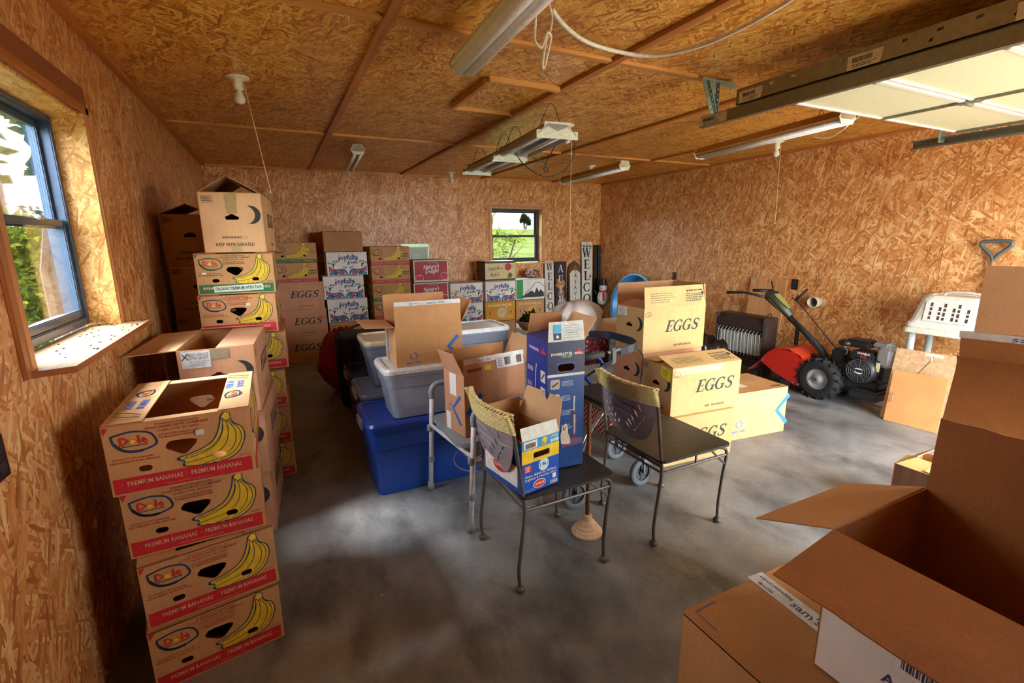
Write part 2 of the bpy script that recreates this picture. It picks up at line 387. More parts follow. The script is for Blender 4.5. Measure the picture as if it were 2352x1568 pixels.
# serif display letters, unit height
def serif(ch):
    g = []; T = .20; t = .075
    def b(x0, y0, x1, y1): g.append([(x0, y0), (x1, y0), (x1, y1), (x0, y1)])
    def st(pts, w):
        p = Pr(); p.stroke(pts, w, None); P, F, _, _ = p.L[0]
        for f in F: g.append([P[i] for i in f])
    def dg(x0, y0, x1, y1, w): g.append([(x0-w/2, y0), (x0+w/2, y0), (x1+w/2, y1), (x1-w/2, y1)])
    def stem(x): b(x, 0, x+T, 1); b(x-.08, 0, x+T+.08, t); b(x-.08, 1-t, x+T+.08, 1)
    def ring(a0, a1, cx=.42, rx=.36, ry=.47):
        n = 18; P = []; w = []
        for i in range(n+1):
            a = rad(a0+(a1-a0)*i/n); P.append((cx+rx*cos(a), .5+ry*sin(a))); w.append(t+(T*.95-t)*abs(cos(a))**1.3)
        st(P, w)
    adv = .86
    if ch == 'E': stem(.1); b(.1, 0, .68, t); b(.1, 1-t, .66, 1); b(.2, .47, .54, .53); b(.62, 0, .68, .26); b(.6, .76, .66, 1); b(.49, .38, .54, .62); adv = .78
    elif ch == 'F': stem(.1); b(.1, 1-t, .66, 1); b(.2, .47, .54, .53); b(.6, .76, .66, 1)
    elif ch == 'L': stem(.1); b(.1, 0, .68, t); b(.62, 0, .68, .28); adv = .76
    elif ch == 'I': stem(.1); adv = .42
    elif ch == 'T': stem(.3); b(.02, 1-t, .75, 1); b(.02, .76, .08, 1); b(.69, .76, .75, 1); adv = .82
    elif ch in 'CG':
        ring(52, 312 if ch == 'C' else 318); b(.66, .68, .72, .98)
        if ch == 'G': b(.6, .05, .6+T*.9, .44); b(.46, .4, .86, .46); adv = .92
        else: st([(.62, .17), (.72, .3)], [.1, .04])
    elif ch == 'O': ring(0, 360, .44, .38, .47); adv = .92
    elif ch == 'Q': ring(0, 360); 
    elif ch == 'S':
        P = spline([(.64, .78), (.55, .92), (.38, .96), (.2, .9), (.15, .74), (.24, .6), (.42, .5), (.58, .38), (.62, .22), (.53, .08), (.36, .035), (.2, .09), (.1, .24)], 3)
        n = len(P); st(P, [t+(T-t)*max(0, 1-abs(i/(n-1)-.5)*2.6) for i in range(n)]); b(.62, .7, .67, .98); b(.09, .02, .14, .32); adv = .76
    elif ch == 'W':
        dg(.28, 0, .1, 1, T*.9); dg(.28, 0, .5, 1, t); dg(.72, 0, .5, 1, T*.9); dg(.72, 0, .92, 1, t)
        for x in (.1, .5, .92): b(x-.13, 1-t, x+.13, 1)
        adv = 1.04
    elif ch == 'M':
        b(.08, 0, .08+t, 1); dg(.48, .1, .17, 1, T*.85); dg(.48, .1, .8, 1, t); b(.76, 0, .76+T, 1)
        for x in (.11, .84): b(x-.13, 0, x+.14, t); b(x-.1, 1-t, x+.1, 1)
        adv = 1.0
    elif ch == 'A': dg(.06, 0, .4, 1, t); dg(.72, 0, .4, 1, T); b(.2, .3, .6, .36); b(-.04, 0, .18, t); b(.56, 0, .88, t)
    elif ch == 'V': dg(.4, 0, .08, 1, T); dg(.4, 0, .72, 1, t); b(-.06, 1-t, .24, 1); b(.6, 1-t, .84, 1)
    elif ch == 'U': b(.1, .25, .1+T, 1); b(.62, .25, .62+t, 1); st([(.185, .27), (.22, .12), (.4, .03), (.58, .12), (.65, .27)], [T, .13, t, t, t]); b(0, 1-t, .36, 1); b(.52, 1-t, .78, 1)
    elif ch == 'R': stem(.1); st(spline([(.2, .97), (.5, .95), (.62, .75), (.5, .55), (.2, .52)], 4), [t]*5+[.13]*7+[t]*5); dg(.72, 0, .42, .54, .15); b(.62, 0, .84, t)
    return g, adv
def serif_word(p, s, x, y, size, m, shear=0., l=1, sx=1.):
    "adds to print p, left aligned; returns width"
    x0 = x
    for ch in s:
        g, adv = serif(ch)
        for q in g: p.poly([(x+(a+b*shear)*size*sx, y+b*size) for a, b in q], m, l)
        x += adv*size*sx
    return x-x0
# ================================================================ room shell
def sheet(name, parent, O, U, W, w, h, m, t=.011):
    "one board: local X along U, local Y along W, face at local z=0"
    U, W = Vector(U), Vector(W); N = U.cross(W)
    mb = MB().box((w/2, h/2, -t/2), (w, h, t), m)
    mat = Matrix((U, W, N)).transposed().to_4x4(); mat.translation = Vector(O)
    return mb.build(name, parent, mat=mat)
def wall(name, O, U, W, L, Hh, openings, cuts, mat):
    "outer shell with real openings; inner face lined with OSB sheets that are its parts"
    O, U, W = Vector(O), Vector(U), Vector(W); N = U.cross(W)
    edge = [op for op in openings if op[2] <= .001]; inner = [op for op in openings if op[2] > .001]
    poly = [(-.15, 0)]
    for a, b, c, d in sorted(edge): poly += [(a, 0), (a, d), (b, d), (b, 0)]
    poly += [(L+.15, 0), (L+.15, Hh+.1), (-.15, Hh+.1)]
    sh = MB().plate(poly, [[(a, c), (b, c), (b, d), (a, d)] for a, b, c, d in inner], .11, flat((150, 110, 70), .8), O-N*.0115, U, W).build(name)
    struct(sh)
    g = .0015
    for a, b in zip(cuts[:-1], cuts[1:]):
        rects = [(a, b, 0., Hh)]
        for oa, ob, oc, od in openings:
            new = []
            for r in rects:
                if ob <= r[0] or oa >= r[1]: new.append(r); continue
                if oa > r[0]: new.append((r[0], oa, r[2], r[3]))
                if ob < r[1]: new.append((ob, r[1], r[2], r[3]))
                x0, x1 = max(oa, r[0]), min(ob, r[1])
                if oc > r[2]: new.append((x0, x1, r[2], oc))
                if od < r[3]: new.append((x0, x1, od, r[3]))
            rects = new
        for x0, x1, y0, y1 in rects:
            if x1-x0 > .02 and y1-y0 > .02: sheet('panel', sh, O+U*(x0+g)+W*y0, U, W, x1-x0-2*g, y1-y0, mat)
    return sh
def cuts(L, first):
    c = [0.]; x = first
    while x < L-.05: c.append(x); x += 1.22
    return c+[L]
LY = YB-YF; LX = XR-XL
wall('wall_left', (XL, YF, 0), (0, 1, 0), (0, 0, 1), LY, ZC, [(WIN_L[0]-YF, WIN_L[1]-YF, WIN_L[2], WIN_L[3])], cuts(LY, .9), OSB_WALL)
wall('wall_right', (XR, YB, 0), (0, -1, 0), (0, 0, 1), LY, ZC, [], cuts(LY, 1.22), OSB_WALL)
wall('wall_back', (XL, YB, 0), (1, 0, 0), (0, 0, 1), LX, ZC, [(WIN_B[0]-XL, WIN_B[1]-XL, WIN_B[2], WIN_B[3])], cuts(LX, 1.22), OSB_WALL)
wall('wall_front', (XR, YF, 0), (-1, 0, 0), (0, 0, 1), LX, ZC, [(XR-GAR[1], XR-GAR[0], 0, GAR[3])], cuts(LX, 1.0), OSB_WALL)
fl = MB().box(((XL+XR)/2, (YB+YF)/2, -.08), (LX+.3, LY+.3, .16), FLOOR).build('floor'); struct(fl)
ce = MB().box(((XL+XR)/2, (YB+YF)/2, ZC+.07), (LX+.4, LY+.4, .1), flat((120, 90, 60), .8)).build('ceiling'); struct(ce)
BX = [XL, .527, 1.71, 2.915, 4.16, XR]; BY = [YF, -.2, 2.235, 4.665, YB]
for x0, x1 in zip(BX[:-1], BX[1:]):
    for y0, y1 in zip(BY[:-1], BY[1:]):
        sheet('panel', ce, (x0+.002, y1-.002, ZC), (1, 0, 0), (0, -1, 0), x1-x0-.004, y1-y0-.004, OSB_CEIL)
NTRIM = [0]
def trim(c, size, m, par=None, name=None, b=.002):
    NTRIM[0] += 1; o = MB().bbox((0, 0, 0), size, m, b).build(name or 'trim_%d' % NTRIM[0], par, c)
    if par is None: struct(o)
    return o
PX0, PY0 = wood((206, 146, 74), .4, 0), wood((186, 116, 56), .4, 1); PZ0 = wood((200, 140, 84), .45, 2)
bt = .020
for x in BX[1:-1]: trim((x, (YB+YF)/2, ZC-bt/2), (.046, LY-.02, bt), PY0)
for y in BY[1:-1]:
    for x0, x1 in zip(BX[:-1], BX[1:]): trim(((x0+x1)/2, y, ZC-bt*.45), (x1-x0-.05, .042, bt*.9), PX0)
trim((XL+.0175, (YB+YF)/2, ZC-.0125), (.035, LY-.01, .025), PY0)
trim((XR-.0175, (YB+YF)/2, ZC-.0125), (.035, LY-.01, .025), PY0)
trim(((XL+XR)/2, YB-.0175, ZC-.0125), (LX-.08, .035, .025), PX0)
# knots and nail heads on the visible battens
# ---------------------------------------------------------------- attic hatch
h = thing('attic_hatch', 'square attic hatch in the ceiling framed with mitred pine strips', 'hatch', (1.447, 3.065, ZC))
MB().box((0, 0, -.006), (.44, .60, .008), OSB_CEIL).build('cover_panel', h)
for cx, cy, sx, sy, m in ((0, -.322, .48, .034, PX0), (0, .322, .48, .034, PX0), (-.235, 0, .034, .61, PY0), (.235, 0, .034, .61, PY0)):
    MB().bbox((cx, cy, -.016), (sx, sy, .032), m, .003).build('frame_strip', h)
# ---------------------------------------------------------------- windows
BRONZE = flat((54, 60, 68), .35, .3); BLUEF = flat((66, 88, 112), .3, .35)
def window(name, O, U, N, w, hh, frame, screen, label, GLASS=GLASS):
    "O = lower left of the opening on the outside plane of the sash, U along, N into the room"
    O, U, N = Vector(O), Vector(U), Vector(N); Z = Vector((0, 0, 1)); root = bpy.data.objects.new(name, None); COL.objects.link(root); root.location = O; struct(root); root['label'] = label
    R = Matrix((U, Z, -N)).transposed()      # local x along, y up, z outwards
    def bx(nm, x0, x1, y0, y1, z0, z1, m, par=root):
        mb = MB(); mb.bbox((0, 0, 0), (x1-x0, y1-y0, z1-z0), m, .004); mat = R.to_4x4(); mat.translation = R @ Vector(((x0+x1)/2, (y0+y1)/2, (z0+z1)/2)); return mb.build(nm, par, mat=mat)
    f = .035
    for a in ((0, f, 0, hh), (w-f, w, 0, hh), (f, w-f, 0, f), (f, w-f, hh-f, hh)): bx('window_frame', *a, -.02, .055, frame)
    mid = hh*.49; s = .028
    for y0, y1, z0, z1 in ((f, mid+.02, -.012, .012), (mid-.015, hh-f, .016, .04)):
        for a in ((f, f+s, y0, y1), (w-f-s, w-f, y0, y1), (f+s, w-f-s, y0, y0+s*1.25), (f+s, w-f-s, y1-s, y1)): bx('sash_rail', *a, z0, z1, frame)
        bx('pane', f+s, w-f-s, y0+s*1.25, y1-s, (z0+z1)/2-.002, (z0+z1)/2+.002, GLASS)
    bx('sash_lock', w*.62, w*.62+.05, mid+.012, mid+.03, -.03, -.012, flat((190, 195, 200), .35, .6))
    if screen: bx('insect_screen', f, w-f, f, hh-f, .047, .049, SCREEN)
    return root
y0, y1, z0, z1 = WIN_L
RD = .125
window('window_1', (XL-RD, y0+.012, z0+.012), (0, 1, 0), (1, 0, 0), y1-y0-.024, z1-z0-.024, BLUEF, True, 'double hung window with blue grey frame above the wide sill')
t = .011
lr = [('window_lining', (XL-RD, y1-t, z0), (1, 0, 0), (0, 0, 1), RD+.004, z1-z0), ('window_lining', (XL+.004, y0+t, z0), (-1, 0, 0), (0, 0, 1), RD+.004, z1-z0),
      ('window_lining', (XL+.004, y1-t, z1-t), (-1, 0, 0), (0, -1, 0), RD+.004, y1-y0-2*t)]
for nm, O, U, W, w, hh in lr: struct(sheet(nm, None, O, U, W, w, hh, OSB_REV))
trim((XL+.006, y1+.017, (z0+z1)/2+.01), (.012, .034, z1-z0+.05), PZ0); trim((XL+.006, y0-.020, (z0+z1)/2+.01), (.012, .034, z1-z0+.05), PZ0)
trim((XL+.006, y0-.06, (z0+z1)/2+.01), (.012, .03, z1-z0+.05), wood((176, 112, 62), .45, 2))
trim((XL+.006, (y0+y1)/2, z1+.017), (.012, y1-y0+.1, .034), PY0)
trim((XL+.003, (y0+y1)/2, z1+.075), (.006, y1-y0+.1, .08), flat((142, 82, 48), .5))
sill = MB(); sill.plate([(-RD+.02, y0+.002), (0, y0+.002), (0, y0-.055), (.105, y0-.02), (.105, y1+.02), (.11, y1+.045), (0, y1+.04), (0, y1-.002), (-RD+.02, y1-.002)], [], .02, PINE_S, (XL, 0, z0+.004), (1, 0, 0), (0, 1, 0), wood((158, 92, 40), .5, 1))
so = sill.build('window_sill'); struct(so)
R_ = random.Random(5)
for i in range(46):
    yy = y0+.1+R_.random()**.6*(y1-y0-.05); xx = XL-.08+R_.random()*.17
    fly = MB().lathe([(.0006, 0), (.0028, .0012), (.0030, .0024), (.0008, .0036)], flat((40, 28, 20), .7), 6).build('dead_fly', None, (xx, yy, z0+.004), (0, 0, R_.random()*6))
    fly.scale = (1.7, 1, 1); tag(fly, 'tiny dead fly lying on the wooden sill of the blue framed window', 'insect', 'dead flies on the window sill')
x0, x1, z0, z1 = WIN_B
window('window_2', (x1-.012, YB+RD, z0+.012), (-1, 0, 0), (0, -1, 0), x1-x0-.024, z1-z0-.024, BRONZE, False, 'double hung window with dark frame looking out on a field', GLASS_DIM)
for nm, O, U, W, w, hh in (('window_lining', (x0+t, YB-.004, z0), (0, 1, 0), (0, 0, 1), RD+.004, z1-z0), ('window_lining', (x1-t, YB+RD, z0), (0, -1, 0), (0, 0, 1), RD+.004, z1-z0), ('window_lining', (x0+t, YB+RD, z1-t), (1, 0, 0), (0, -1, 0), x1-x0-2*t, RD+.004)):
    struct(sheet(nm, None, O, U, W, w, hh, OSB_REV))
PT = wood((202, 152, 112), .5, 2); PTX = wood((202, 152, 112), .5, 0)
trim((x0-.022, YB-.006, (z0+z1)/2), (.044, .012, z1-z0), PT); trim((x1+.022, YB-.006, (z0+z1)/2), (.044, .012, z1-z0), PT); trim(((x0+x1)/2, YB-.007, z1+.022), (x1-x0+.11, .014, .044), PTX)
struct(MB().bbox((0, 0, 0), (x1-x0+.2, RD+.06, .02), wood((214, 170, 138), .5, 0), .003).build('window_sill', None, ((x0+x1)/2+.05, YB+RD/2-.04, z0-.01)))
# ---------------------------------------------------------------- outside
def grass_mat(n):
    t = NT(n); c = t.coords(False); a = t.noise(c, .35, 6, .65); b = t.noise(c, 7, 4)
    col = t.ramp(a, [(.3, lin((48, 56, 28))), (.55, lin((62, 70, 38))), (.75, lin((78, 84, 52)))])
    t.bsdf(t.mix(.4, col, t.ramp(b, [(.3, (.3, .3, .3)), (.7, (.7, .7, .7))]), 'OVERLAY'), 1., bump=b, bstr=.6, bdist=.05, Specular_IOR_Level=0.); return t.m
GRASS = reg('grass', grass_mat)
def gh(x, y):
    r = max(0, y-14); return -.2+min(4.3, r*.044)+.25*sin(x*.11+y*.07)*min(1, r/10)
mb = MB(); n = 44; P = []
xs = [-160+370*i/n for i in range(n+1)]; ys = [-40+230*(j/n)**1.4 for j in range(n+1)]
for yy in ys:
    for xx in xs: P.append((xx, yy, gh(xx, yy)))
mb.add(P, [(j*(n+1)+i, j*(n+1)+i+1, (j+1)*(n+1)+i+1, (j+1)*(n+1)+i) for j in range(n) for i in range(n)], GRASS)
struct(mb.build('ground', smooth=True))
struct(MB().box((2.2, -6, -.1), (9, 10, .1), flat((176, 170, 158), .9)).build('driveway'))
def leaf_mat(rgb):
    def mk(n):
        t = NT(n); c = t.coords(False); f = t.noise(c, 3, 3); b = lin(rgb)
        d = t.n('BsdfDiffuse', Color=t.ramp(f, [(.3, tuple(v*.3 for v in b)), (.7, tuple(v*.7 for v in b))])); tl = t.n('BsdfTranslucent', Color=(*[v*.6 for v in b], 1)); mx = t.n('MixShader'); t.put(mx, 0, .35)
        t.t.links.new(d.outputs[0], mx.inputs[1]); t.t.links.new(tl.outputs[0], mx.inputs[2]); t.t.links.new(mx.outputs[0], t.out.inputs['Surface']); return t.m
    return reg('leaf_%d_%d_%d' % rgb, mk)
BARK = wood((62, 50, 42), .9, 2)
def foliage(blobs, count, size, rgbs, seed, parent, aspect=.5):
    R = random.Random(seed); mb = MB(); ms = [leaf_mat(c) for c in rgbs]
    for i in range(count):
        bx_ = R.choice(blobs); c = Vector(bx_[0]); r = bx_[1]; r = Vector(r) if isinstance(r, (tuple, list)) else Vector((r, r, r))
        d = Vector((R.gauss(0, 1), R.gauss(0, 1), R.gauss(0, 1))).normalized()*(R.random()**.45)
        p = c+Vector((d.x*r.x, d.y*r.y, d.z*r.z)); s = size*R.uniform(.6, 1.3)
        u = Vector((R.gauss(0, 1), R.gauss(0, 1), R.gauss(-.3, .7))).normalized(); v = u.cross(Vector((R.gauss(0, .6), R.gauss(0, .6), 1))).normalized()*s*aspect; u = u*s
        mb.add([p, p+u*.5+v*.5, p+u, p+u*.5-v*.5], [(0, 1, 2, 3)], R.choice(ms))
    o = mb.build('foliage', parent); o['kind'] = 'stuff'; return o
def tree(name, label, base, trunk, blobs, count, size, rgbs, seed, cat='tree', aspect=.5):
    b = Vector(base); r = thing(name, label, cat, b)
    mb = MB()
    for pts, rad_ in trunk: mb.tube([Vector(p) for p in pts], rad_, BARK, 7)
    mb.build('trunk', r)
    foliage(blobs, count, size, rgbs, seed, r, aspect); return r
p = ony(1205, 535, 120); p.z = gh(p.x, p.y)
ft = tree('field_tree', 'lone broad tree on the grassy rise seen through the back window', p, [([(0, 0, 0), (-.2, 0, 2.2), (-.6, 0, 4)], [.5, .4, .2]), ([(.5, 0, 0), (.9, 0, 2), (1.5, 0, 3.6)], [.36, .3, .2])],
     [((-1, 0, 4.2), 1.3), ((.6, 0, 4.6), 1.4), ((1.9, 0, 3.6), 1.2), ((1.9, 0, 2.4), .9), ((-.4, 0, 5.3), 1), ((-1.5, 0, 3.2), .7), ((.3, 0, 4.0), 1.6), ((.3, 0, 3.3), 1.3)], 9000, .34, [(40, 54, 30), (30, 44, 24), (54, 64, 40)], 3)
ft.scale = (.74, .74, .74)
p = ony(1150, 640, 9.2); p.z = -.2
tree('sapling', 'leafy sapling reaching up outside the back window', p, [([(0, 0, 0), (.1, 0, 1), (.4, .1, 1.7), (.75, .1, 2.0)], [.03, .025, .015, .006]), ([(-.2, 0, 0), (-.3, 0, 1.2), (-.15, 0, 2.2), (.3, 0, 2.6)], [.03, .025, .015, .006]), ([(.1, 0, 1), (.3, 0, 1.35), (.55, 0, 1.6)], [.015, .01, .005])],
     [((-.35, 0, 2.2), (.28, .2, .35)), ((-.1, 0, 2.55), (.35, .2, .13)), ((-.35, 0, 1.7), (.3, .2, .3)), ((.05, 0, 1.55), (.3, .2, .3)), ((-.1, 0, 1.85), (.4, .2, .12)), ((.4, .1, 1.75), (.3, .15, .1)), ((.3, 0, 1.25), (.3, .2, .2))], 900, .12, [(140, 164, 70), (164, 184, 84), (112, 140, 56)], 4, aspect=.32)
tree('catalpa_tree', 'broad leaved tree overhanging the side yard outside the blue framed window', (-2.3, 7.2, -.2), [([(0, 0, 0), (-.05, .1, 1.4), (.2, -.1, 2.4), (.6, -.3, 3.0)], [.09, .08, .05, .02])],
     [((.15, -.3, 3.15), (.7, .8, .32)), ((-.45, .2, 3.0), (.6, .6, .28)), ((.1, .0, 2.55), (.5, .5, .22)), ((-.5, .3, 3.3), (.5, .5, .4))], 95, .22, [(60, 78, 50), (76, 96, 56), (54, 70, 48)], 6, aspect=.85)
tree('hedge_bush', 'dense yellow green hedge bush outside the blue framed window', (-3.9, 11.2, -.2), [([(0, 0, 0), (0, 0, 1)], [.06, .04])],
     [((.2, 0, .9), (1.3, 1.2, 1.1)), ((-.8, .5, 1.2), (1.3, 1.2, 1.2)), ((1.2, .3, 1.1), (1.0, 1.0, 1.0)), ((.5, -.6, .5), (1.2, .8, .6)), ((0, .4, 1.9), (1.4, 1.0, .4))], 9000, .13, [(78, 96, 30), (128, 134, 44), (54, 74, 26), (94, 108, 40)], 8, 'bush')
tree('shade_tree', 'dark tree standing behind the hedge outside the blue framed window', (-7.2, 19.5, -.2), [([(0, 0, 0), (.2, 0, 4)], [.25, .15])], [((0, 0, 1.5), (3.6, 2.4, 1.5)), ((2.6, -.6, 1.3), (2, 2, 1.2))], 3000, .3, [(48, 62, 34), (70, 82, 44)], 9)
tag(MB().bbox((0, 0, 0), (.10, .10, 2.6), flat((34, 30, 28), .8), .006).build('porch_post', None, (-1.30, 4.42, 1.1)), 'dark square post standing just outside the blue framed window', 'post')
# ================================================================ cartons
SIDES = {'f': lambda w, d: ((-w/2, -d/2), (1, 0, 0), w), 'b': lambda w, d: ((w/2, d/2), (-1, 0, 0), w),
         'r': lambda w, d: ((w/2, -d/2), (0, 1, 0), d), 'l': lambda w, d: ((-w/2, d/2), (0, -1, 0), d)}
def sframe(side, w, d, z=0):
    (x, y), U, L = SIDES[side](w, d); return Vector((x, y, z)), Vector(U), Vector((0, 0, 1)), L
def body(par, w, d, h, m, m_in, holes={}, name='body', t=.004):
    mb = MB()
    for s in 'fbrl':
        O, U, W, L = sframe(s, w, d); i = t if s in 'rl' else 0
        mb.plate([(i, 0), (L-i, 0), (L-i, h), (i, h)], holes.get(s, []), t, m, O, U, W, m_in)
    mb.box((0, 0, t/2+.0005), (w-2*t, d-2*t, t), m_in); return mb.build(name, par)
def flap(par, w, d, h, side, dep, ang, m, m_in, trimx=(.003, .003), t=.004, name='flap', jag=0, cut=None):
    "angle 0 = closed over the top, 90 = standing up, 180 = folded out flat, 270 = hanging down outside"
    O, U, W, L = sframe(side, w, d, h+(.0005 if ang > 1 else t)); inn = Vector((0, 0, 1)).cross(U); a = rad(ang); D = inn*cos(a)+Vector((0, 0, 1))*sin(a)
    x0, x1 = trimx[0], L-trimx[1]; top = [(x1, dep), (x0, dep)]
    if cut: top = [(x1-cut, dep), (x0+cut, dep)]
    if jag:
        R = random.Random(jag); top = [(x1-(x1-x0)*k/14, dep+R.uniform(-.004, .003)) for k in range(15)]
    return MB().plate([(x0, 0), (x1, 0)]+top, [], t, m, O, U, D, m_in).build(name, par), (O+U*0, U, D, L)
def onface(p, name, par, side, w, d, z=0): O, U, W, L = sframe(side, w, d, z); return p.build(name, par, O, U, W)
# ---------------------------------------------------------------- banana cartons
BW, BD, BH = .40, .51, .2325
NAVY = flat((40, 62, 96)); DGREEN = flat((40, 92, 66)); SUN = flat((244, 190, 60)); BANDTXT = flat((222, 176, 138))
def fruit_logo(p, x, y, s, ink):
    out = spline([(0, .86, 0), (.45, .99, 0), (.85, .86, 0), (1, .55, 0), (.99, .22, 0), (.6, .02, 0), (.25, .12, 0), (.04, .5, 0), (0, .86, 0)], 5)
    p.stroke([(x+a.x*s, y+a.y*s*.62) for a in out], .006, ink, 1, True)
    p.stroke([(x+a.x*s, y+a.y*s*.62) for a in out[24:36]], .009, ink, 1)
    p.text('Dole', x+s*.5, y+s*.235, s*.36, DOLE_RED, bold=.024, l=2, w=s*.66)
    p.poly(ell(x+s*.475, y+s*.315, s*.07, s*.07, 14), SUN, 3)
    for k in range(12): a = k*pi/6; p.stroke([(x+s*.475+s*.075*cos(a), y+s*.315+s*.075*sin(a)), (x+s*.475+s*.105*cos(a), y+s*.315+s*.105*sin(a))], .0016, SUN, 3)
    p.rect(x+s*.2, y+s*.175, x+s*.82, y+s*.2, ink, 2)
def bananas(p, w, h, ink, ox=0, oy=0, sx=1, sy=1, holes=()):
    q = lambda L: [(ox+a*w*sx, oy+b*h*sy) for a, b in L]
    out = [(.79, .93), (.765, .749), (.711, .576), (.612, .477), (.463, .408), (.461, .371), (.499, .345), (.483, .283), (.534, .255), (.657, .24), (.797, .262), (.889, .355), (.937, .511), (.947, .634), (.926, .734), (.878, .80), (.85, .9), (.82, .97)]
    sm = [(v.x, v.y) for v in spline([(*c, 0) for c in out], 3)]
    p.polyh(q(sm), holes, YEL, 0)
    def cutst(pts, wd):
        run = []
        for pt in pts:
            if any(min(a for a, b in H)-.001 < pt[0] < max(a for a, b in H)+.001 and min(b for a, b in H)-.001 < pt[1] < max(b for a, b in H)+.001 for H in holes):
                if len(run) > 1: p.stroke(run, wd, ink, 1)
                run = []
            else: run.append(pt)
        if len(run) > 1: p.stroke(run, wd, ink, 1)
    cutst(q(sm+sm[:1]), .0034)
    for c in ([(.80, .88), (.79, .70), (.73, .52), (.62, .42), (.47, .37)], [(.82, .86), (.83, .68), (.79, .48), (.68, .36), (.50, .31)], [(.83, .85), (.88, .70), (.87, .5), (.79, .34), (.62, .25)], [(.84, .86), (.91, .7), (.915, .52), (.85, .36), (.74, .27)], [(.795, .8), (.775, .66), (.70, .5), (.60, .44), (.5, .4)]):
        cutst(q([(v.x, v.y) for v in spline([(*k, 0) for k in c], 8)]), .0022)
    p.poly(q([(.788, .92), (.82, .985), (.856, .965), (.858, .88), (.825, .85), (.805, .88)]), YEL2, 2); p.stroke(q([(.788, .92), (.82, .985), (.856, .965), (.858, .88), (.825, .85), (.805, .88), (.788, .92)]), .0026, ink, 3)
    for c in ((.463, .39), (.492, .29), (.70, .245)): p.poly([(ox+c[0]*w*sx+.004*cos(k*pi/4), oy+c[1]*h*sy+.004*sin(k*pi/4)) for k in range(8)], ink, 2)
HB = [(.384, .61), (.41, .665), (.45, .675), (.574, .665), (.605, .635), (.592, .58), (.525, .465), (.50, .45), (.475, .465), (.39, .565)]
def banana_proto(kind, label, loc, rz):
    green = kind == 'organic'; band = GREEN if green else RED; ink = DGREEN if green else NAVY; tx = flat((70, 92, 60)) if green else INK_R
    w, d, h = BW, BD, BH
    r = thing('banana_carton', label, 'box', loc, rz)
    hb = [(a*w, b*h) for a, b in HB]; ends = [hb, slot(.235*w, .339*h, .036, .02), slot(.746*w, .354*h, .036, .02)]
    sides = [slot(.235*d, .33*h, .03, .022), slot(.72*d, .345*h, .03, .022)]
    body(r, w, d, h, KRAFT, KRAFT_R, {'f': ends, 'b': ends, 'l': sides, 'r': sides})
    pr = {}
    for s in 'fb':
        p = Pr(); fruit_logo(p, .055*w, .60*h, .275*w, ink); o1 = onface(p, 'logo', r, s, w, d)
        p = Pr(); bananas(p, w, h, ink, holes=[ends[2]])
        # keep the picture clear of the punched hand holes
        o2 = onface(p, 'banana_picture', r, s, w, d)
        p = Pr(); p.rect(.017*w, .006, .975*w, .245*h, band, 0)
        bt_ = 'BANANAS  ·  BANANAS  ·  BANANAS' if green else '·  PREMIUM BANANAS  ·  PREMIUM BANANAS  ·'
        p.text(bt_, .5*w, .125*h, .022, BANDTXT, bold=.015, l=1, w=.86*w); p.text('® TM & © Dole Food Company, Inc., 2021', .5*w, .055*h, .0075, BANDTXT, l=1)
        onface(p, 'printed_band', r, s, w, d)
        p = Pr()
        for i, (tt, xx, yy, sz) in enumerate((('Distributed / Dispatched By:', .49, .935, .0105), ('DOLE FRESH FRUIT COMPANY', .49, .885, .0125), ('CHARLOTTE, NC 28255', .49, .835, .011), ('AZOXYSTROBIN APPLIED', .49, .775, .0095), ('TO MAINTAIN FRESHNESS', .49, .735, .0095), ('PRODUCT OF: Guatemala', .17, .505, .0095), ('NET WEIGHT: 40 lbs (18.14 kg)', .18, .46, .0095), ('2000-05', .93, .275, .009))): p.text(tt, xx*w, yy*h, sz, tx, bold=.012)
        p.poly([(.003, h-.004), (.02, h-.004), (.006, h-.026)], band, 1)
        onface(p, 'fine_print', r, s, w, d)
    for s in 'lr':
        p = Pr(); fruit_logo(p, .03*d, .5*h, .26*d, ink); onface(p, 'logo', r, s, w, d)
        p = Pr(); bananas(p, d, h, ink, -.28*d, -.04*h, 1.2, 1.06, [sides[1]]); onface(p, 'banana_picture', r, s, w, d)
        p = Pr(); p.rect(.004, .004, d-.004, .17*h, band, 0)
        for k in range(3): p.text('PREMIUM BANANAS', (.2+.3*k)*d, .07*h, .013, BANDTXT, bold=.01)
        onface(p, 'printed_band', r, s, w, d)
        p = Pr()
        if green: p.text('ORGANIC', .86*d, .5*h, .03, flat((96, 120, 70)), bold=.02, w=.19*d)
        else: p.text('PREMIUM', .87*d, .55*h, .026, INK, bold=.02, w=.2*d); p.text('BANANAS', .87*d, .42*h, .026, INK, bold=.02, w=.2*d)
        onface(p, 'side_lettering', r, s, w, d)
    for s, dep in (('f', .036), ('b', .05)): flap(r, w, d, h-.004, s, dep, 0, KRAFT_L, KRAFT_R, (.004, .004))
    for s, dep in (('l', .105), ('r', .09)):
        fo, (O, U, D, L) = flap(r, w, d, h, s, dep, 0, KRAFT_L, KRAFT_R, (.004, .004))
        p = Pr(); fruit_logo(p, .26*d, .03, .16*d, ink)
        p.text('PREMIUM', .62*d, .062, .034, SAMB, bold=.02, w=.2*d); p.text('BANANAS', .62*d, .026, .034, SAMB, bold=.02, w=.2*d)
        for k in range(4): p.stroke([(.76*d+.018*k, .012), (.80*d+.02*k, .055), (.86*d+.012*k, .09)], .004, YEL if k % 2 else ink, 1)
        p.build('flap_print', fo, O, U, D)
    return r
LEFT = 'banana cartons stacked along the wall under the window'
def eggs_word(p, x, y, size, m): return serif_word(p, 'EGGS', x, y, size, m, .28, 1, 1.12)
ez = lambda k: k*.2395
b0 = banana_proto('premium', 'banana carton with red band, topmost of the stack beside the window sill', (-.335, 2.035, ez(3)), rad(0.5))
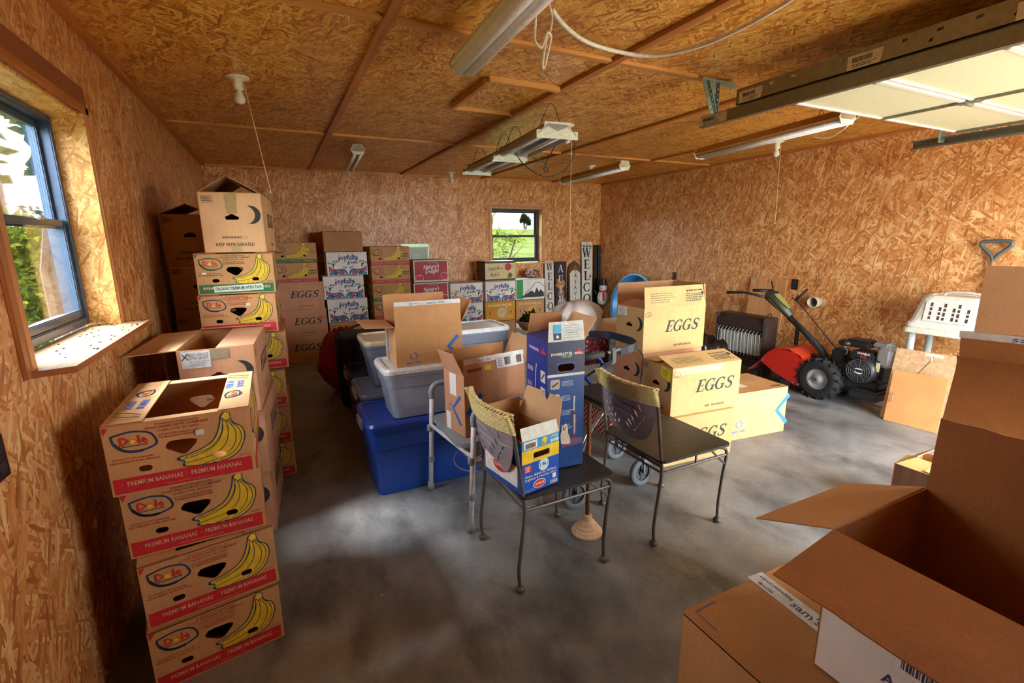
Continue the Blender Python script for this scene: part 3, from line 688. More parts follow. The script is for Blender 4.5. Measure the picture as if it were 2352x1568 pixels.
tape = flat((216, 218, 212), .35)
dup(b0, 'banana carton with red band, third up in the stack beside the window sill', (-.339, 2.067, ez(2)), rad(2.8))
dup(b0, 'banana carton with red band, second up in the stack beside the window sill', (-.350, 2.034, ez(1)), rad(10.1))
dup(b0, 'banana carton with red band, lowest in the stack beside the window sill', (-.358, 2.024, 0), rad(10.7))
org = banana_proto('organic', 'organic banana carton with green band and a taped white lettered strip', (-.205, 3.485, 1.207), rad(-2))
p = Pr(); p.poly([(.20*BW, .05*BH), (.835*BW, .075*BH), (.83*BW, .235*BH), (.195*BW, .20*BH)], flat((214, 222, 216), .4), 3); p.text('ORGANIC PREMIUM WITH TAPE', .515*BW, .105*BH, .026, GREEN, bold=.03, l=4, w=.60*BW, rot=1)
p.rect(.075*BW, .5*BH, .13*BW, .545*BH, WHITE, 3); onface(p, 'tape_label', org, 'f', BW, BD)
b9 = dup(b0, 'banana carton with red band directly beneath the green banded organic one', (-.21, 3.487, .968), rad(-3))
dup(b0, 'banana carton with red band half hidden behind the open egg carton with the white label', (-.185, 3.500, .7285), rad(-1))
for k, (dx, a) in enumerate(((-.01, 1), (.0, -2), (-.02, 2))):
    dup(b0, ('banana carton on the floor behind the egg cartons under the tall stack', 'banana carton second from the floor behind the egg cartons under the tall stack', 'banana carton third from the floor behind the egg cartons under the tall stack')[k], (-.205+dx, 3.50, ez(k)), rad(a))
# back wall: long side faces the room
def bb(kind, label, x, z, yf=6.46, a=0):
    src = {'p': b0, 'o': orgb}[kind]
    return dup(src, label, (x, yf+BW/2, z), rad(-90+a))
orgb = banana_proto('organic', 'organic banana carton on top of the stack with brown egg cartons', (.215, 6.66, 1.257), rad(-90))
bb('p', 'red banded banana carton lying on the brown egg cartons', .21, 1.0165)
for k in range(2): bb('p', ('banana carton on the floor under the white apple cartons', 'banana carton holding up the three white apple cartons')[k], .80, ez(k))
for k in range(6):
    bb('o' if k == 3 else 'p', ('banana carton at the very bottom of the tallest all banana stack', 'second banana carton from the floor in the tallest all banana stack', 'third banana carton from the floor in the tallest all banana stack', 'organic banana carton with green band under two red banded ones', 'red banded banana carton between a green banded one and the topmost one', 'red banded banana carton topping the tallest all banana stack')[k], 1.375, ez(k))
for o_ in (b0, b9): p = Pr(); p.poly(rrect(.60*BW, .70*BH, .66*BW, .78*BH, .004), flat((214, 216, 206), .4), 5); onface(p, 'sticker', o_, 'f', BW, BD)
# ---------------------------------------------------------------- egg cartons
EW, ED, EH = .59, .32, .333
def egg_prints(r, w, d, h, m_ink, sides='fb', ends='lr', missing=False):
    for s in sides:
        p = Pr(); eggs_word(p, .335*w, .44*h, .085, m_ink); onface(p, 'egg_lettering', r, s, w, d)
        p = Pr(); p.text('KEEP   EFRIGERATED' if missing else 'KEEP REFRIGERATED', .64*w, .10*h, .022, INK, bold=.006, w=.29*w)
        p.stroke(ell(.065*w, .83*h, .027, .027, 14, 0, 180)+[(.065*w-.027, .83*h)], .003, INK, 1); p.stroke([(.055*w, .85*h), (.063*w, .836*h), (.078*w, .87*h)], .004, INK, 1); p.rect(.02*w, .815*h, .11*w, .823*h, INK, 1)
        onface(p, 'fine_print', r, s, w, d)
    for s in ends:
        p = Pr(); n = 14
        o_ = [(.80*d+.052*cos(rad(106-k*212/n)), .64*h+.052*sin(rad(106-k*212/n))) for k in range(n+1)]
        i_ = [(.80*d-.030+.052*cos(rad(-73+k*146/n)), .64*h+.052*sin(rad(-73+k*146/n))) for k in range(n+1)]
        mo = [(a, b) for a, b in o_]+[(a, b) for a, b in i_]
        p.poly(mo, INK, 1); onface(p, 'moon_print', r, s, w, d)
        p = Pr(); p.text('KEEP REFRIGERATED', .5*d, .11*h, .026, INK, bold=.006, w=.62*d); p.stroke(rrect(.30*d, .235*h, .70*d, .275*h, .003, 2), .0016, INK, 1, True); p.lines(.31*d, .245*h, .69*d, .268*h, 1, INK, 1, .6, 4)
        p.stroke(rrect(.05*d, .84*h, .22*d, .95*h, .005, 2), .0016, INK, 1, True); p.lines(.065*d, .855*h, .21*d, .94*h, 3, INK, 1, .5, 5)
        onface(p, 'fine_print', r, s, w, d)
def hand(d, h): return [(.40*d, .555*h), (.58*d, .555*h), (.61*d, .575*h), (.60*d, .605*h), (.55*d, .625*h), (.52*d, .65*h), (.47*d, .65*h), (.44*d, .625*h), (.39*d, .61*h), (.385*d, .58*h)]
def egg_proto(label, loc, rz, m=KRAFT_P, open_=None, missing=False, m_in=KRAFT_IN, name='egg_carton'):
    w, d, h = EW, ED, EH; r = thing(name, label, 'box', loc, rz)
    body(r, w, d, h, m, m_in, {'l': [hand(d, h)], 'r': [hand(d, h)]}); egg_prints(r, w, d, h, INK_G, missing=missing)
    if open_ is None:
        for s in 'fb': flap(r, w, d, h, s, d/2-.001, 0, m, m_in)
        MB().box((0, 0, h+.0045), (w*.99, .055, .0005), flat((196, 160, 112), .25)).build('packing_tape', r)
    return r
def flap_text(fo, fr, dep, seed=1):
    O, U, D, L = fr; p = Pr(); p.text('Egg Safety and Quality', .80*L, dep*.70, .022, INK, bold=.02, w=.27*L); p.lines(.66*L, dep*.18, .98*L, dep*.62, 5, INK, 1, .45, seed)
    p.lines(.10*L, dep*.2, .5*L, dep*.72, 5, INK, 1, .22, seed+3); p.poly(rrect(.92*L, dep*.48, .955*L, dep*.66, .004, 2), INK, 1); return p.build('flap_print', fo, O, U, D)
# by the tiller: front pair
e0 = egg_proto('closed brown egg carton behind the front pair of yellowish egg cartons', (2.64, 2.76, 0), 0, KRAFT_P)
dup(e0, 'brown egg carton right under the yellowish one with raised flaps', (2.62, 2.755, .3385), rad(-1))
e1 = egg_proto('pale egg carton on the floor under the one with the bright yellow sticker', (2.50, 2.335, 0), rad(-4.5), KRAFT_Y)
e2 = egg_proto('yellowish egg carton with a bright yellow sticker and lifted lid flap', (2.555, 2.352, .3385), rad(-4.5), KRAFT_Y, 1, True)
flap(e2, EW, ED, EH, 'l', ED/2, 3, KRAFT_P, KRAFT_IN); flap(e2, EW, ED, EH, 'r', ED/2, 3, KRAFT_Y, KRAFT_IN); flap(e2, EW, ED, EH-.004, 'b', ED/2, 6, KRAFT_Y, KRAFT_IN)
fo, fr = flap(e2, EW, ED, EH+.004, 'f', ED/2+.005, 16, KRAFT_Y, KRAFT_IN); flap_text(fo, fr, ED/2, 2)
p = Pr(); p.poly([(.62*ED, .80*EH), (.93*ED, .70*EH), (.97*ED, .93*EH), (.66*ED, 1.0*EH)], flat((240, 226, 40), .5), 2); p.lines(.70*ED, .80*EH, .90*ED, .93*EH, 5, flat((150, 140, 40)), 3, .4, 9)
onface(p, 'yellow_sticker', e2, 'l', EW, ED)
p = Pr(); p.rect(.02, EH-.052, .42, EH-.004, flat((206, 190, 150), .3), 1); onface(p, 'packing_tape', e2, 'f', EW, ED)
e3 = egg_proto('yellowish egg carton with raised printed flaps, topmost beside the blue wading pool', (2.63, 2.755, .677), rad(-1.5), KRAFT_Y, 1)
fo, fr = flap(e3, EW, ED, EH, 'f', .15, 84, KRAFT_Y, KRAFT_IN); flap_text(fo, fr, .15, 6)
flap(e3, EW, ED, EH, 'b', .16, 92, KRAFT_Y, KRAFT_D); flap(e3, EW, ED, EH, 'l', ED/2, 12, KRAFT_P, KRAFT_P); flap(e3, EW, ED, EH, 'r', ED/2, 80, KRAFT_P, KRAFT_IN)
p = Pr(); p.rect(.05*ED, .78*EH, .40*ED, .97*EH, WHITE, 2); p.lines(.09*ED, .80*EH, .36*ED, .95*EH, 6, flat((120, 124, 130)), 3, .35, 8); onface(p, 'shipping_label', e3, 'l', EW, ED)
# left wall: moon end faces the camera (left end 'l' turned to -y)
EL = rad(90)
s2 = egg_proto('open egg carton with a white paper label, taped rim and folded out flap', (-.278, 2.895, .677), EL+rad(-3.7), KRAFT_P, 1)
flap(s2, EW, ED, EH, 'f', ED/2, 0, KRAFT_P, KRAFT_IN); fo, fr = flap(s2, EW, ED, EH, 'b', ED/2+.04, 183, KRAFT_P, KRAFT_L)
flap(s2, EW, ED, EH, 'r', .05, 20, KRAFT_P, KRAFT_IN, jag=4)
p = Pr(); p.rect(.05*ED, .74*EH, .42*ED, .985*EH, flat((206, 210, 214)), 2); p.text('X', .10*ED, .86*EH, .045, INK, l=3); p.text('BEST CHOICE', .27*ED, .91*EH, .021, INK, l=3, w=.25*ED); p.text('EXTRA LARGE A', .27*ED, .865*EH, .017, INK, l=3, w=.24*ED); p.lines(.15*ED, .76*EH, .40*ED, .85*EH, 4, flat((120, 124, 128)), 3, .3, 2); onface(p, 'paper_label', s2, 'l', EW, ED)
p = Pr(); p.poly([(.42*ED, .84*EH), (.66*ED, .86*EH), (.67*ED, .998*EH), (.43*ED, .998*EH)], flat((150, 136, 112), .2), 2); onface(p, 'packing_tape', s2, 'l', EW, ED)
dup(e0, 'closed egg carton in the middle of the pile under the open labelled egg carton', (-.262, 2.905, .3385), EL+rad(-5))
dup(e0, 'closed egg carton on the floor behind the red banded banana stack', (-.275, 2.91, 0), EL+rad(-4))
s4 = egg_proto('tan egg carton standing topmost on the green banded banana carton', (-.172, 3.545, 1.4455), EL+rad(-5), KRAFT_L, 1)
flap(s4, EW, ED, EH, 'f', ED/2+.02, 30, KRAFT_L, KRAFT_D); flap(s4, EW, ED, EH, 'b', ED/2+.02, 33, KRAFT_L, KRAFT_D); flap(s4, EW, ED, EH, 'l', ED/2, -8, KRAFT_L, KRAFT_D)
TP = flat((168, 148, 104), .2)
p = Pr(); p.poly([(.42*ED, .66*EH), (.58*ED, .66*EH), (.60*ED, .998*EH), (.41*ED, .998*EH)], TP, 2); onface(p, 'packing_tape', s4, 'l', EW, ED); p = Pr(); p.rect(.42*ED, .003, .60*ED, .11*EH, flat((190, 166, 116), .3), 2); onface(p, 'packing_tape', s4, 'l', EW, ED)
for k in range(4): dup(e0, ('egg carton on the floor in the dark corner stack by the wall', 'second egg carton from the floor in the dark corner stack by the wall', 'third egg carton from the floor in the dark corner stack by the wall', 'egg carton just under the open topped one in the dark corner stack')[k], (-.492+.004*k, 4.15, .3385*k), EL)
s5 = egg_proto('open topped brown egg carton against the wall behind the tall tan one', (-.486, 4.15, 1.354), EL+rad(-1), KRAFT_D, 1)
flap(s5, EW, ED, EH, 'f', ED/2+.01, 22, KRAFT_D, KRAFT_D); flap(s5, EW, ED, EH, 'b', ED/2+.01, 24, KRAFT_D, KRAFT_D)
for k in range(3): dup(e0, ('brown egg carton on the floor against the back wall', 'brown egg carton in the middle of three against the back wall', 'brown egg carton under the red banded carton against the back wall')[k], ((.195, .228, .215)[k], 6.62, .3385*k), 0)
# ---------------------------------------------------------------- white apple cartons and other fruit cartons
JW, JD, JH = .495, .33, .296
def fcarton(name, label, x, z, m, w=JW, d=JD, h=JH, yf=6.46, rz=0, slots=True, m_in=KRAFT_IN):
    r = thing(name, label, 'box', (x, yf+d/2, z), rz)
    hs = [slot(0, 0, .035, .011)] if slots else []
    hl = [[(.15*w+b*1., .42*h+a) for a, b in slot(0, 0, .04, .012)], [(.86*w+b, .42*h+a) for a, b in slot(0, 0, .04, .012)]] if slots else []
    body(r, w, d, h, m, m_in, {'f': hl})
    for s in 'fb': flap(r, w, d, h-.0043, s, d/2-.001, 0, m, m_in)
    return r
JN = flat((28, 66, 128)); JB = flat((40, 92, 148)); JR = flat((206, 62, 66)); JT = flat((66, 150, 140)); JG = flat((52, 130, 82))
def leafp(p, x, y, s, a, m, l=1): c, si = cos(rad(a)), sin(rad(a)); p.poly([(x+(u*c-v*si)*s, y+(u*si+v*c)*s) for u, v in ((0, 0), (.3, .22), (.7, .2), (1, 0), (.7, -.2), (.3, -.22))], m, l)
def joy(label, x, z, yf=6.46):
    r = fcarton('apple_carton', label, x, z, WHITE_CARD, yf=yf); w, h = JW, JH
    p = Pr(); p.text('joyfully', .53*w, .66*h, .092, JN, bold=.03, l=2, w=.49*w); p.text('grown', .63*w, .49*h, .062, JN, bold=.02, l=2, w=.26*w); p.lines(.36*w, .49*h, .46*w, .56*h, 3, flat((150, 160, 170)), 1, .25, 3)
    onface(p, 'brand_lettering', r, 'f', w, JD)
    p = Pr()
    for sgn in (0, 1):
        fx = (lambda u: u*w) if not sgn else (lambda u: (1.02-u)*w)
        base = [(.045, .02), (.50, .02), (.49, .12), (.45, .23), (.39, .285), (.3, .275), (.22, .26), (.14, .30), (.08, .36), (.045, .42)]
        sm = [(v.x, v.y) for v in spline([(*b_, 0) for b_ in base[1:]], 3)]
        p.poly([(fx(a), b*h) for a, b in [base[0]]+sm], JB, 0)
        R = random.Random(3+sgn)
        for (u, v, q, m) in ((.10, .24, .05, JR), (.30, .20, .038, JR), (.40, .17, .03, JT), (.20, .12, .036, JN), (.13, .07, .04, JT), (.34, .07, .042, JR), (.43, .08, .022, WHITE), (.25, .17, .016, WHITE), (.07, .15, .022, WHITE), (.06, .31, .02, JT), (.27, .05, .02, WHITE), (.19, .2, .015, JR), (.46, .13, .018, JT)):
            p.poly(ell(fx(u), v*h, q*h*1.6, q*h*1.6, 10), m, 1)
        for u, v, a, m in ((.07, .5, 100, JR), (.10, .47, 65, JG), (.05, .48, 120, JN), (.42, .31, 60, JN), (.44, .29, 40, JN), (.39, .32, 90, JN), (.12, .44, 40, JN)): leafp(p, fx(u), v*h, .028, a if not sgn else 180-a, m)
        for u, v, a in ((.23, .62, 200), (.29, .55, 140), (.30, .63, 60), (.24, .52, 200)): leafp(p, fx(u-.02 if not sgn else u-.06), v*h, .042, a if not sgn else 180-a, JG)
    onface(p, 'floral_print', r, 'f', w, JD); return r
joy('white apple carton directly under the plain brown one', .824, 1.078)
joy('white apple carton in the middle of three in one stack', .762, .780)
joy('lowest white apple carton of three, resting on banana cartons', .79, .482)
j4 = joy('white apple carton beside the lower red apple carton', 2.442, .608); joy('white apple carton standing under another beside the red ones', 2.442, .31)
joy('white apple carton under the cream carton with the round red apple', 2.985, .608)
r = fcarton('carton', 'plain brown carton topping the white apple cartons', .795, 1.378, KRAFT_D, .47, .33, .25, slots=False); MB().box((-.10, -.166, .12), (.0015, .001, .2), KRAFT_R).build('crease', r)
def nd(label, x, z):
    r = fcarton('red_apple_carton', label, x, z, WHITE_CARD, h=.30); w, h = JW, .30; RD_ = flat((172, 36, 44)); RL = flat((200, 40, 50))
    p = Pr(); p.rect(.03*w, .07*h, .97*w, .94*h, RD_, 0); p.text("Nature's", .51*w, .60*h, .088, WHITE, bold=.02, shear=.25, l=2, w=.46*w, rot=5); p.text('Delight', .53*w, .40*h, .088, WHITE, bold=.02, shear=.25, l=2, w=.40*w, rot=5); p.text('WASHINGTON APPLES', .55*w, .86*h, .013, WHITE, l=2); p.lines(.36*w, .18*h, .62*w, .27*h, 4, flat((200, 110, 110)), 2, .2, 5)
    onface(p, 'brand_lettering', r, 'f', w, JD); p = Pr()
    for cx, cy, rx in ((.16, .14, .11), (.88, .24, .105)):
        c = [(cx*w+rx*w*cos(k*pi/10)*(1+.1*sin(k*pi/10)), max(cy*h+rx*w*1.0*sin(k*pi/10)*(1-.18*(abs(cos(k*pi/10)) < .3 and sin(k*pi/10) > 0)), .075*h)) for k in range(20)]
        p.poly(c, RL, 1); p.stroke(c+c[:1], .004, WHITE, 2); p.stroke([(cx*w, cy*h+rx*w*.8), (cx*w+.006, cy*h+rx*w*1.25)], .005, WHITE, 2)
    onface(p, 'apple_print', r, 'f', w, JD); return r
nd('upper red apple carton with white script beside the tall banana stack', 1.926, .945); nd('lower red apple carton with white script beside the tall banana stack', 1.916, .635)
for k in range(2): fcarton('carton', ('plain brown carton on the floor under the red apple cartons', 'plain brown carton holding up the red apple cartons')[k], 1.92, .317*k, KRAFT_D, h=.314, slots=False)
fcarton('carton', 'plain brown carton on the floor under two white apple cartons', 2.442, 0, KRAFT_D, h=.305, slots=False)
r = fcarton('cream_apple_carton', 'cream apple carton with black bands and a round red apple below the window', 2.985, .908, flat((214, 202, 150)), h=.29, slots=False); w, h = JW, .29; DK = flat((52, 54, 50))
p = Pr(); p.rect(0, .9*h, w, h, DK, 0); p.rect(0, .02*h, w, .10*h, DK, 0); p.text('SugarBee', .33*w, .56*h, .075, flat((64, 52, 36)), shear=.3, l=2, w=.50*w, rot=2); p.text('Apple', .30*w, .25*h, .085, flat((64, 52, 36)), shear=.3, l=2, w=.32*w, rot=2)
for i in range(7):
    for j in range(4): p.stroke(ell(.06*w+i*.07*w+(j % 2)*.035*w, .18*h+j*.17*h, .02, .02, 6), .001, flat((198, 184, 120)), 1, True)
onface(p, 'brand_lettering', r, 'f', w, JD); p = Pr(); p.poly(ell(.75*w, .70*h, .056, .054, 20), flat((176, 60, 48)), 2); p.lines(.85*w, .7*h, .97*w, .82*h, 2, flat((90, 80, 60)), 2, .3, 3); p.poly([(.72*w, .14*h), (.86*w, .14*h), (.9*w, .3*h), (.82*w, .42*h), (.76*w, .36*h)], flat((96, 104, 44)), 2); onface(p, 'apple_print', r, 'f', w, JD)
p = Pr(); p.rect(0, 0, JD, h, flat((92, 62, 62)), 0); p.rect(0, .86*h, JD, h, DK, 1); p.rect(0, .42*h, JD, .5*h, DK, 1); onface(p, 'side_print', r, 'l', w, JD)
def honey(label, x, z, m, ring, word):
    r = fcarton('pear_carton', label, x, z, m); w, h = JW, JH
    p = Pr(); p.text('HONEYBEAR', .5*w, .74*h, .05, word, bold=.04, l=1, w=.8*w); p.poly(ell(.55*w, .40*h, .078, .078, 20), ring, 1); p.text('FRUIT', .55*w, .38*h, .045, m, bold=.02, l=2, w=.2*w); p.lines(.72*w, .14*h, .94*w, .25*h, 2, word, 1, .4, 5)
    leafp(p, .70*w, .62*h, .03, 120, word); leafp(p, .72*w, .62*h, .03, 60, word); onface(p, 'brand_lettering', r, 'f', w, JD); return r
honey('golden yellow fruit carton under a white apple carton below the window', 2.975, .308, card((206, 150, 52)), flat((200, 186, 150)), flat((232, 206, 140)))
honey('kraft fruit carton with an orange disc under the mountain carton', 3.486, .302, card((184, 138, 88)), flat((216, 160, 62)), flat((214, 186, 140)))
fcarton('carton', 'plain brown carton on the floor under the golden fruit carton', 2.975, 0, KRAFT_D, h=.303, slots=False); fcarton('carton', 'white carton on the floor under the kraft fruit carton', 3.486, 0, WHITE_CARD, h=.298, slots=False)
r = fcarton('mountain_carton', 'white carton with a green block and a black mountain', 3.49, .602, WHITE_CARD, slots=False, h=.31); w, h = JW, .31
p = Pr(); p.rect(.01, .01, .24*w, h-.008, flat((48, 150, 74)), 0); p.poly([(.14*w, .03), (.45*w, .36*h), (.53*w, .44*h), (.60*w, .36*h), (.64*w, .30*h), (.72*w, .58*h), (.80*w, .34*h), (.86*w, .47*h), (.98*w, .30*h), (.98*w, .03)], flat((46, 46, 46)), 1)
p.stroke([(.30*w, .24*h), (.44*w, .47*h), (.47*w, .46*h), (.68*w, .83*h), (.86*w, .79*h), (.985*w, .60*h)], .009, flat((46, 46, 46)), 1); onface(p, 'mountain_print', r, 'f', w, JD)
# ---------------------------------------------------------------- warehouse club shipping cartons
def chevron(p, x, y, s, m, t_=.03, dirn=-1): p.stroke([(x-dirn*s*.5, y+s), (x+dirn*s*.5, y), (x-dirn*s*.5, y-s)], t_, m, 1)
def club(p, x, y, s, m=SAMB):
    p.stroke([(x-.12*s, y+.32*s), (x-.34*s, y+.1*s), (x-.06*s, y-.2*s)], .07*s, m, 1); p.stroke([(x+.12*s, y-.12*s), (x+.34*s, y+.1*s), (x+.06*s, y+.4*s)], .07*s, m, 1); p.text("sam's club", x, y-.55*s, .30*s, m, bold=.01, w=1.25*s)
# on the clear tote
w, d, h = .405, .33, .235
r = thing('club_carton', 'open brown shipping carton with raised flaps on the clear tote', 'box', (.783, 2.875, .774), rad(-1)); SM = r
body(r, w, d, h, KRAFT, KRAFT_IN); p = Pr(); club(p, .25*w, .23*h, .075); chevron(p, .86*w, .42*h, .062, SAMB, .024); onface(p, 'blue_print', r, 'f', w, d)
p = Pr(); p.rect(.1*d, 0, .16*d, h, flat((200, 210, 220), .3), 1); p.rect(.28*d, .0, .36*d, h, flat((90, 130, 190)), 1); club(p, .6*d, .4*h, .06); onface(p, 'side_tape', r, 'l', w, d)
fo, fr = flap(r, w, d, h, 'f', .145, 86, KRAFT, KRAFT_IN, jag=3); O, U, D, L = fr
p = Pr(); p.rect(.004, .123, L-.002, .148, flat((206, 212, 212), .3), 1); p.text("sam's club", .62*L, .128, .02, flat((44, 70, 120)), bold=.01, l=2, w=.27*L); p.text('expect something', .3*L, .134, .009, flat((44, 70, 120)), l=2); p.text('special', .25*L, .126, .009, flat((44, 70, 120)), l=2); p.build('printed_tape', fo, O, U, D)
flap(r, w, d, h, 'l', .17, 176, KRAFT, KRAFT_IN); flap(r, w, d, h, 'b', .16, 100, KRAFT, KRAFT_IN); flap(r, w, d, h, 'r', .15, 118, KRAFT, KRAFT_IN)
# beside the egg cartons
w, d, h = .56, .40, .37
r = thing('club_carton', 'long brown shipping carton with a blue chevron beside the egg cartons', 'box', (3.225, 2.46, 0), rad(-6)); body(r, w, d, h, KRAFT_L, KRAFT_IN)
for s in 'fb': flap(r, w, d, h-.004, s, d/2-.001, 0, KRAFT, KRAFT_IN)
p = Pr(); club(p, .17*w, .30*h, .10, flat((70, 130, 210))); chevron(p, .93*w, .50*h, .115, flat((62, 136, 222)), .036); onface(p, 'blue_print', r, 'f', w, d)
p = Pr(); p.rect(.06, .10, .26, .27, WHITE, 1); p.bars(.08, .13, .17, .16, INK, 2); p.lines(.08, .18, .24, .25, 4, INK, 2, .3, 4); p.rect(.43, .03, .53, .06, flat((120, 90, 60)), 1); p.build('shipping_label', r, (-w/2, -d/2, h), (1, 0, 0), (0, 1, 0))
# on the commode chair
w, d, h = .40, .21, .335
r = thing('club_carton', 'narrow open shipping carton standing on the commode seat', 'box', (.985, 2.36, .482), rad(11)); body(r, w, d, h, KRAFT_P, KRAFT_IN); CMB = r
p = Pr(); chevron(p, .16*w, .40*h, .085, SAMB, .034); onface(p, 'blue_print', r, 'f', w, d)
p = Pr(); chevron(p, .62*d, .40*h, .08, SAMB, .02); p.rect(.08*d, 0, .3*d, .3*h, WHITE, 1); p.rect(.3*d, .62*h, .62*d, .98*h, WHITE, 1); club(p, .3*d, .42*h, .045); onface(p, 'side_print', r, 'l', w, d)
fo, fr = flap(r, w, d, h, 'f', .085, 80, KRAFT_P, KRAFT_IN, jag=9); O, U, D, L = fr
p = Pr(); p.rect(.01, .055, L, .083, flat((214, 214, 214), .3), 1); p.rect(.52*L, .006, .98*L, .072, flat((222, 224, 226)), 2); p.bars(.66*L, .018, .76*L, .06, INK, 3, 5); p.bars(.86*L, .018, .95*L, .06, INK, 3, 6); p.lines(.55*L, .012, .64*L, .06, 5, INK, 3, .3); p.rect(.33*L, .01, .43*L, .036, flat((236, 214, 40)), 2); p.text("sam's club", .34*L, .06, .02, flat((52, 60, 96)), l=2); p.rect(.06*L, .012, .28*L, .03, flat((120, 84, 60)), 2); p.build('shipping_label', fo, O, U, D)
flap(r, w, d, h, 'l', .125, 112, KRAFT_P, KRAFT_L, cut=.02); flap(r, w, d, h, 'b', .10, 86, KRAFT_P, KRAFT_IN, jag=5); flap(r, w, d, h, 'r', .16, 118, KRAFT_P, KRAFT_L)
# ---------------------------------------------------------------- cleaner carton and vacuum carton on the first chair
SEAT = .462
w, d, h = .20, .29, .20
r = thing('wipes_carton', 'bright blue cleaner carton with yellow band and open flaps on the chair', 'box', (.895, 1.755, SEAT), rad(9.5)); CB = flat((30, 88, 190), .4); CY = flat((240, 206, 50), .4); CC = flat((60, 160, 214), .4)
h = .235; body(r, w, d, h, CB, KRAFT_IN, {'f': [slot(.52*w, .69*h, .085, .026)]})
p = Pr(); p.poly([(0, .60*h), (w, .56*h), (w, .80*h), (.55*w, .81*h), (0, .80*h)], CY, 0)
# band is cut around the hand hole by laying it in two strips
p = Pr(); p.rect(0, .57*h, w, .635*h, CY, 0); p.rect(0, .745*h, w, .82*h, CY, 0); p.rect(0, .635*h, .30*w, .745*h, CY, 0); p.rect(.74*w, .635*h, w, .745*h, CY, 0); p.rect(0, .82*h, w, h, CC, 0); onface(p, 'colour_bands', r, 'f', w, d)
p = Pr(); p.rect(.05*w, .84*h, .40*w, .985*h, WHITE, 1); p.bars(.09*w, .855*h, .36*w, .95*h, INK, 2, 4); p.poly([(.50*w, .93*h), (.60*w, 1.0*h), (.70*w, .93*h), (.65*w, .93*h), (.65*w, .90*h), (.55*w, .90*h), (.55*w, .93*h)], CY, 1); p.text('UP', .60*w, .835*h, .022, CY, bold=.03); p.text('3 PACK', .86*w, .93*h, .02, WHITE, bold=.02, w=.2*w)
for k in range(3): p.poly(rrect((.77+.075*k)*w, .845*h, (.83+.075*k)*w, .905*h, .003, 2), WHITE, 1)
p.poly(ell(.58*w, .465*h, .028, .028, 18), flat((196, 226, 230)), 1); p.text('5 IN 1', .58*w, .445*h, .02, CB, bold=.02, l=2, w=.045); p.rect(.06*w, .40*h, .24*w, .53*h, flat((206, 52, 46)), 1); p.lines(.08*w, .41*h, .22*w, .52*h, 3, WHITE, 2, .5, 2)
p.text('cleans, disinfects, whitens,', .5*w, .30*h, .018, WHITE, bold=.01, w=.86*w); p.text('brightens & removes odors', .5*w, .235*h, .018, WHITE, bold=.01, w=.84*w); p.poly(ell(.46*w, .125*h, .034, .02, 18), WHITE, 1); p.poly(ell(.46*w, .125*h, .031, .017, 18), flat((206, 52, 46)), 2); p.text('CLOROX', .46*w, .107*h, .016, WHITE, bold=.02, l=3, w=.05); p.text('32428', .86*w, .03*h, .024, WHITE, bold=.02, w=.2*w); p.lines(.05*w, .02*h, .42*w, .07*h, 3, flat((140, 170, 220)), 1, .3); p.poly(rrect(.82*w, .13*h, .92*w, .22*h, .003, 2), WHITE, 1)
onface(p, 'brand_lettering', r, 'f', w, d)
p = Pr(); p.rect(.05*d, .1*h, .9*d, .5*h, WHITE, 1); p.poly(ell(.45*d, .32*h, .05, .028, 16), flat((206, 52, 46)), 2); p.text('CLOROX', .45*d, .29*h, .024, WHITE, bold=.02, l=3, w=.08); p.rect(0, .8*h, d, h, CC, 0); onface(p, 'side_print', r, 'l', w, d)
fo, fr = flap(r, w, d, h, 'f', .055, 74, flat((208, 216, 206), .5), KRAFT_L); flap(r, w, d, h, 'r', .14, 106, CB, KRAFT_L, cut=.02); flap(r, w, d, h, 'b', .085, 82, CB, KRAFT_IN); flap(r, w, d, h, 'l', .10, -78, CC, KRAFT_IN)
w, d, h = .185, .235, .60
VB = flat((24, 44, 84), .35); VB2 = flat((24, 76, 140), .35); VL = flat((38, 60, 150), .35)
r = thing('vacuum_carton', 'tall dark blue vacuum cleaner carton with open lid standing on the chair', 'box', (1.128, 1.85, SEAT), rad(-5.5)); body(r, w, d, h, VB2, KRAFT_IN, {'f': [slot(.5*w, .80*h, .085, .034)]})
p = Pr(); p.rect(0, .74*h, .25*w, h, VB, 0); p.rect(.75*w, .74*h, w, h, VB, 0); p.rect(.25*w, .84*h, .75*w, h, VB, 0); p.rect(.25*w, .74*h, .75*w, .765*h, VB, 0); p.rect(0, .735*h, w, .755*h, flat((216, 222, 226)), 1); p.text('POWERLIFTER', .38*w, .895*h, .019, WHITE, bold=.02, w=.56*w); p.text('ION PET', .52*w, .875*h, .013, flat((150, 210, 90)), bold=.02, w=.28*w); p.rect(.72*w, .893*h, .95*w, .912*h, DOLE_RED, 1); p.poly([(.78*w, .915*h), (.90*w, .915*h), (.84*w, .945*h)], DOLE_RED, 1); p.text('BISSELL', .835*w, .897*h, .014, WHITE, bold=.02, l=2, w=.24*w)
for k in range(4):
    yy = (.64-.115*k)*h; p.poly(rrect(.08*w, yy, .33*w, yy+.075*h, .008, 3), flat((188, 176, 168) if k % 2 == 0 else (214, 214, 210)), 1); p.stroke([(.12*w, yy+.02*h), (.28*w, yy+.05*h)], .008, flat((70, 60, 58)), 2); p.lines(.38*w, yy+.015*h, .70*w, yy+.06*h, 4, flat((190, 210, 230)), 1, .4, k)
p.text('BISSELL', .12*w, .33*h, .012, WHITE, bold=.02)
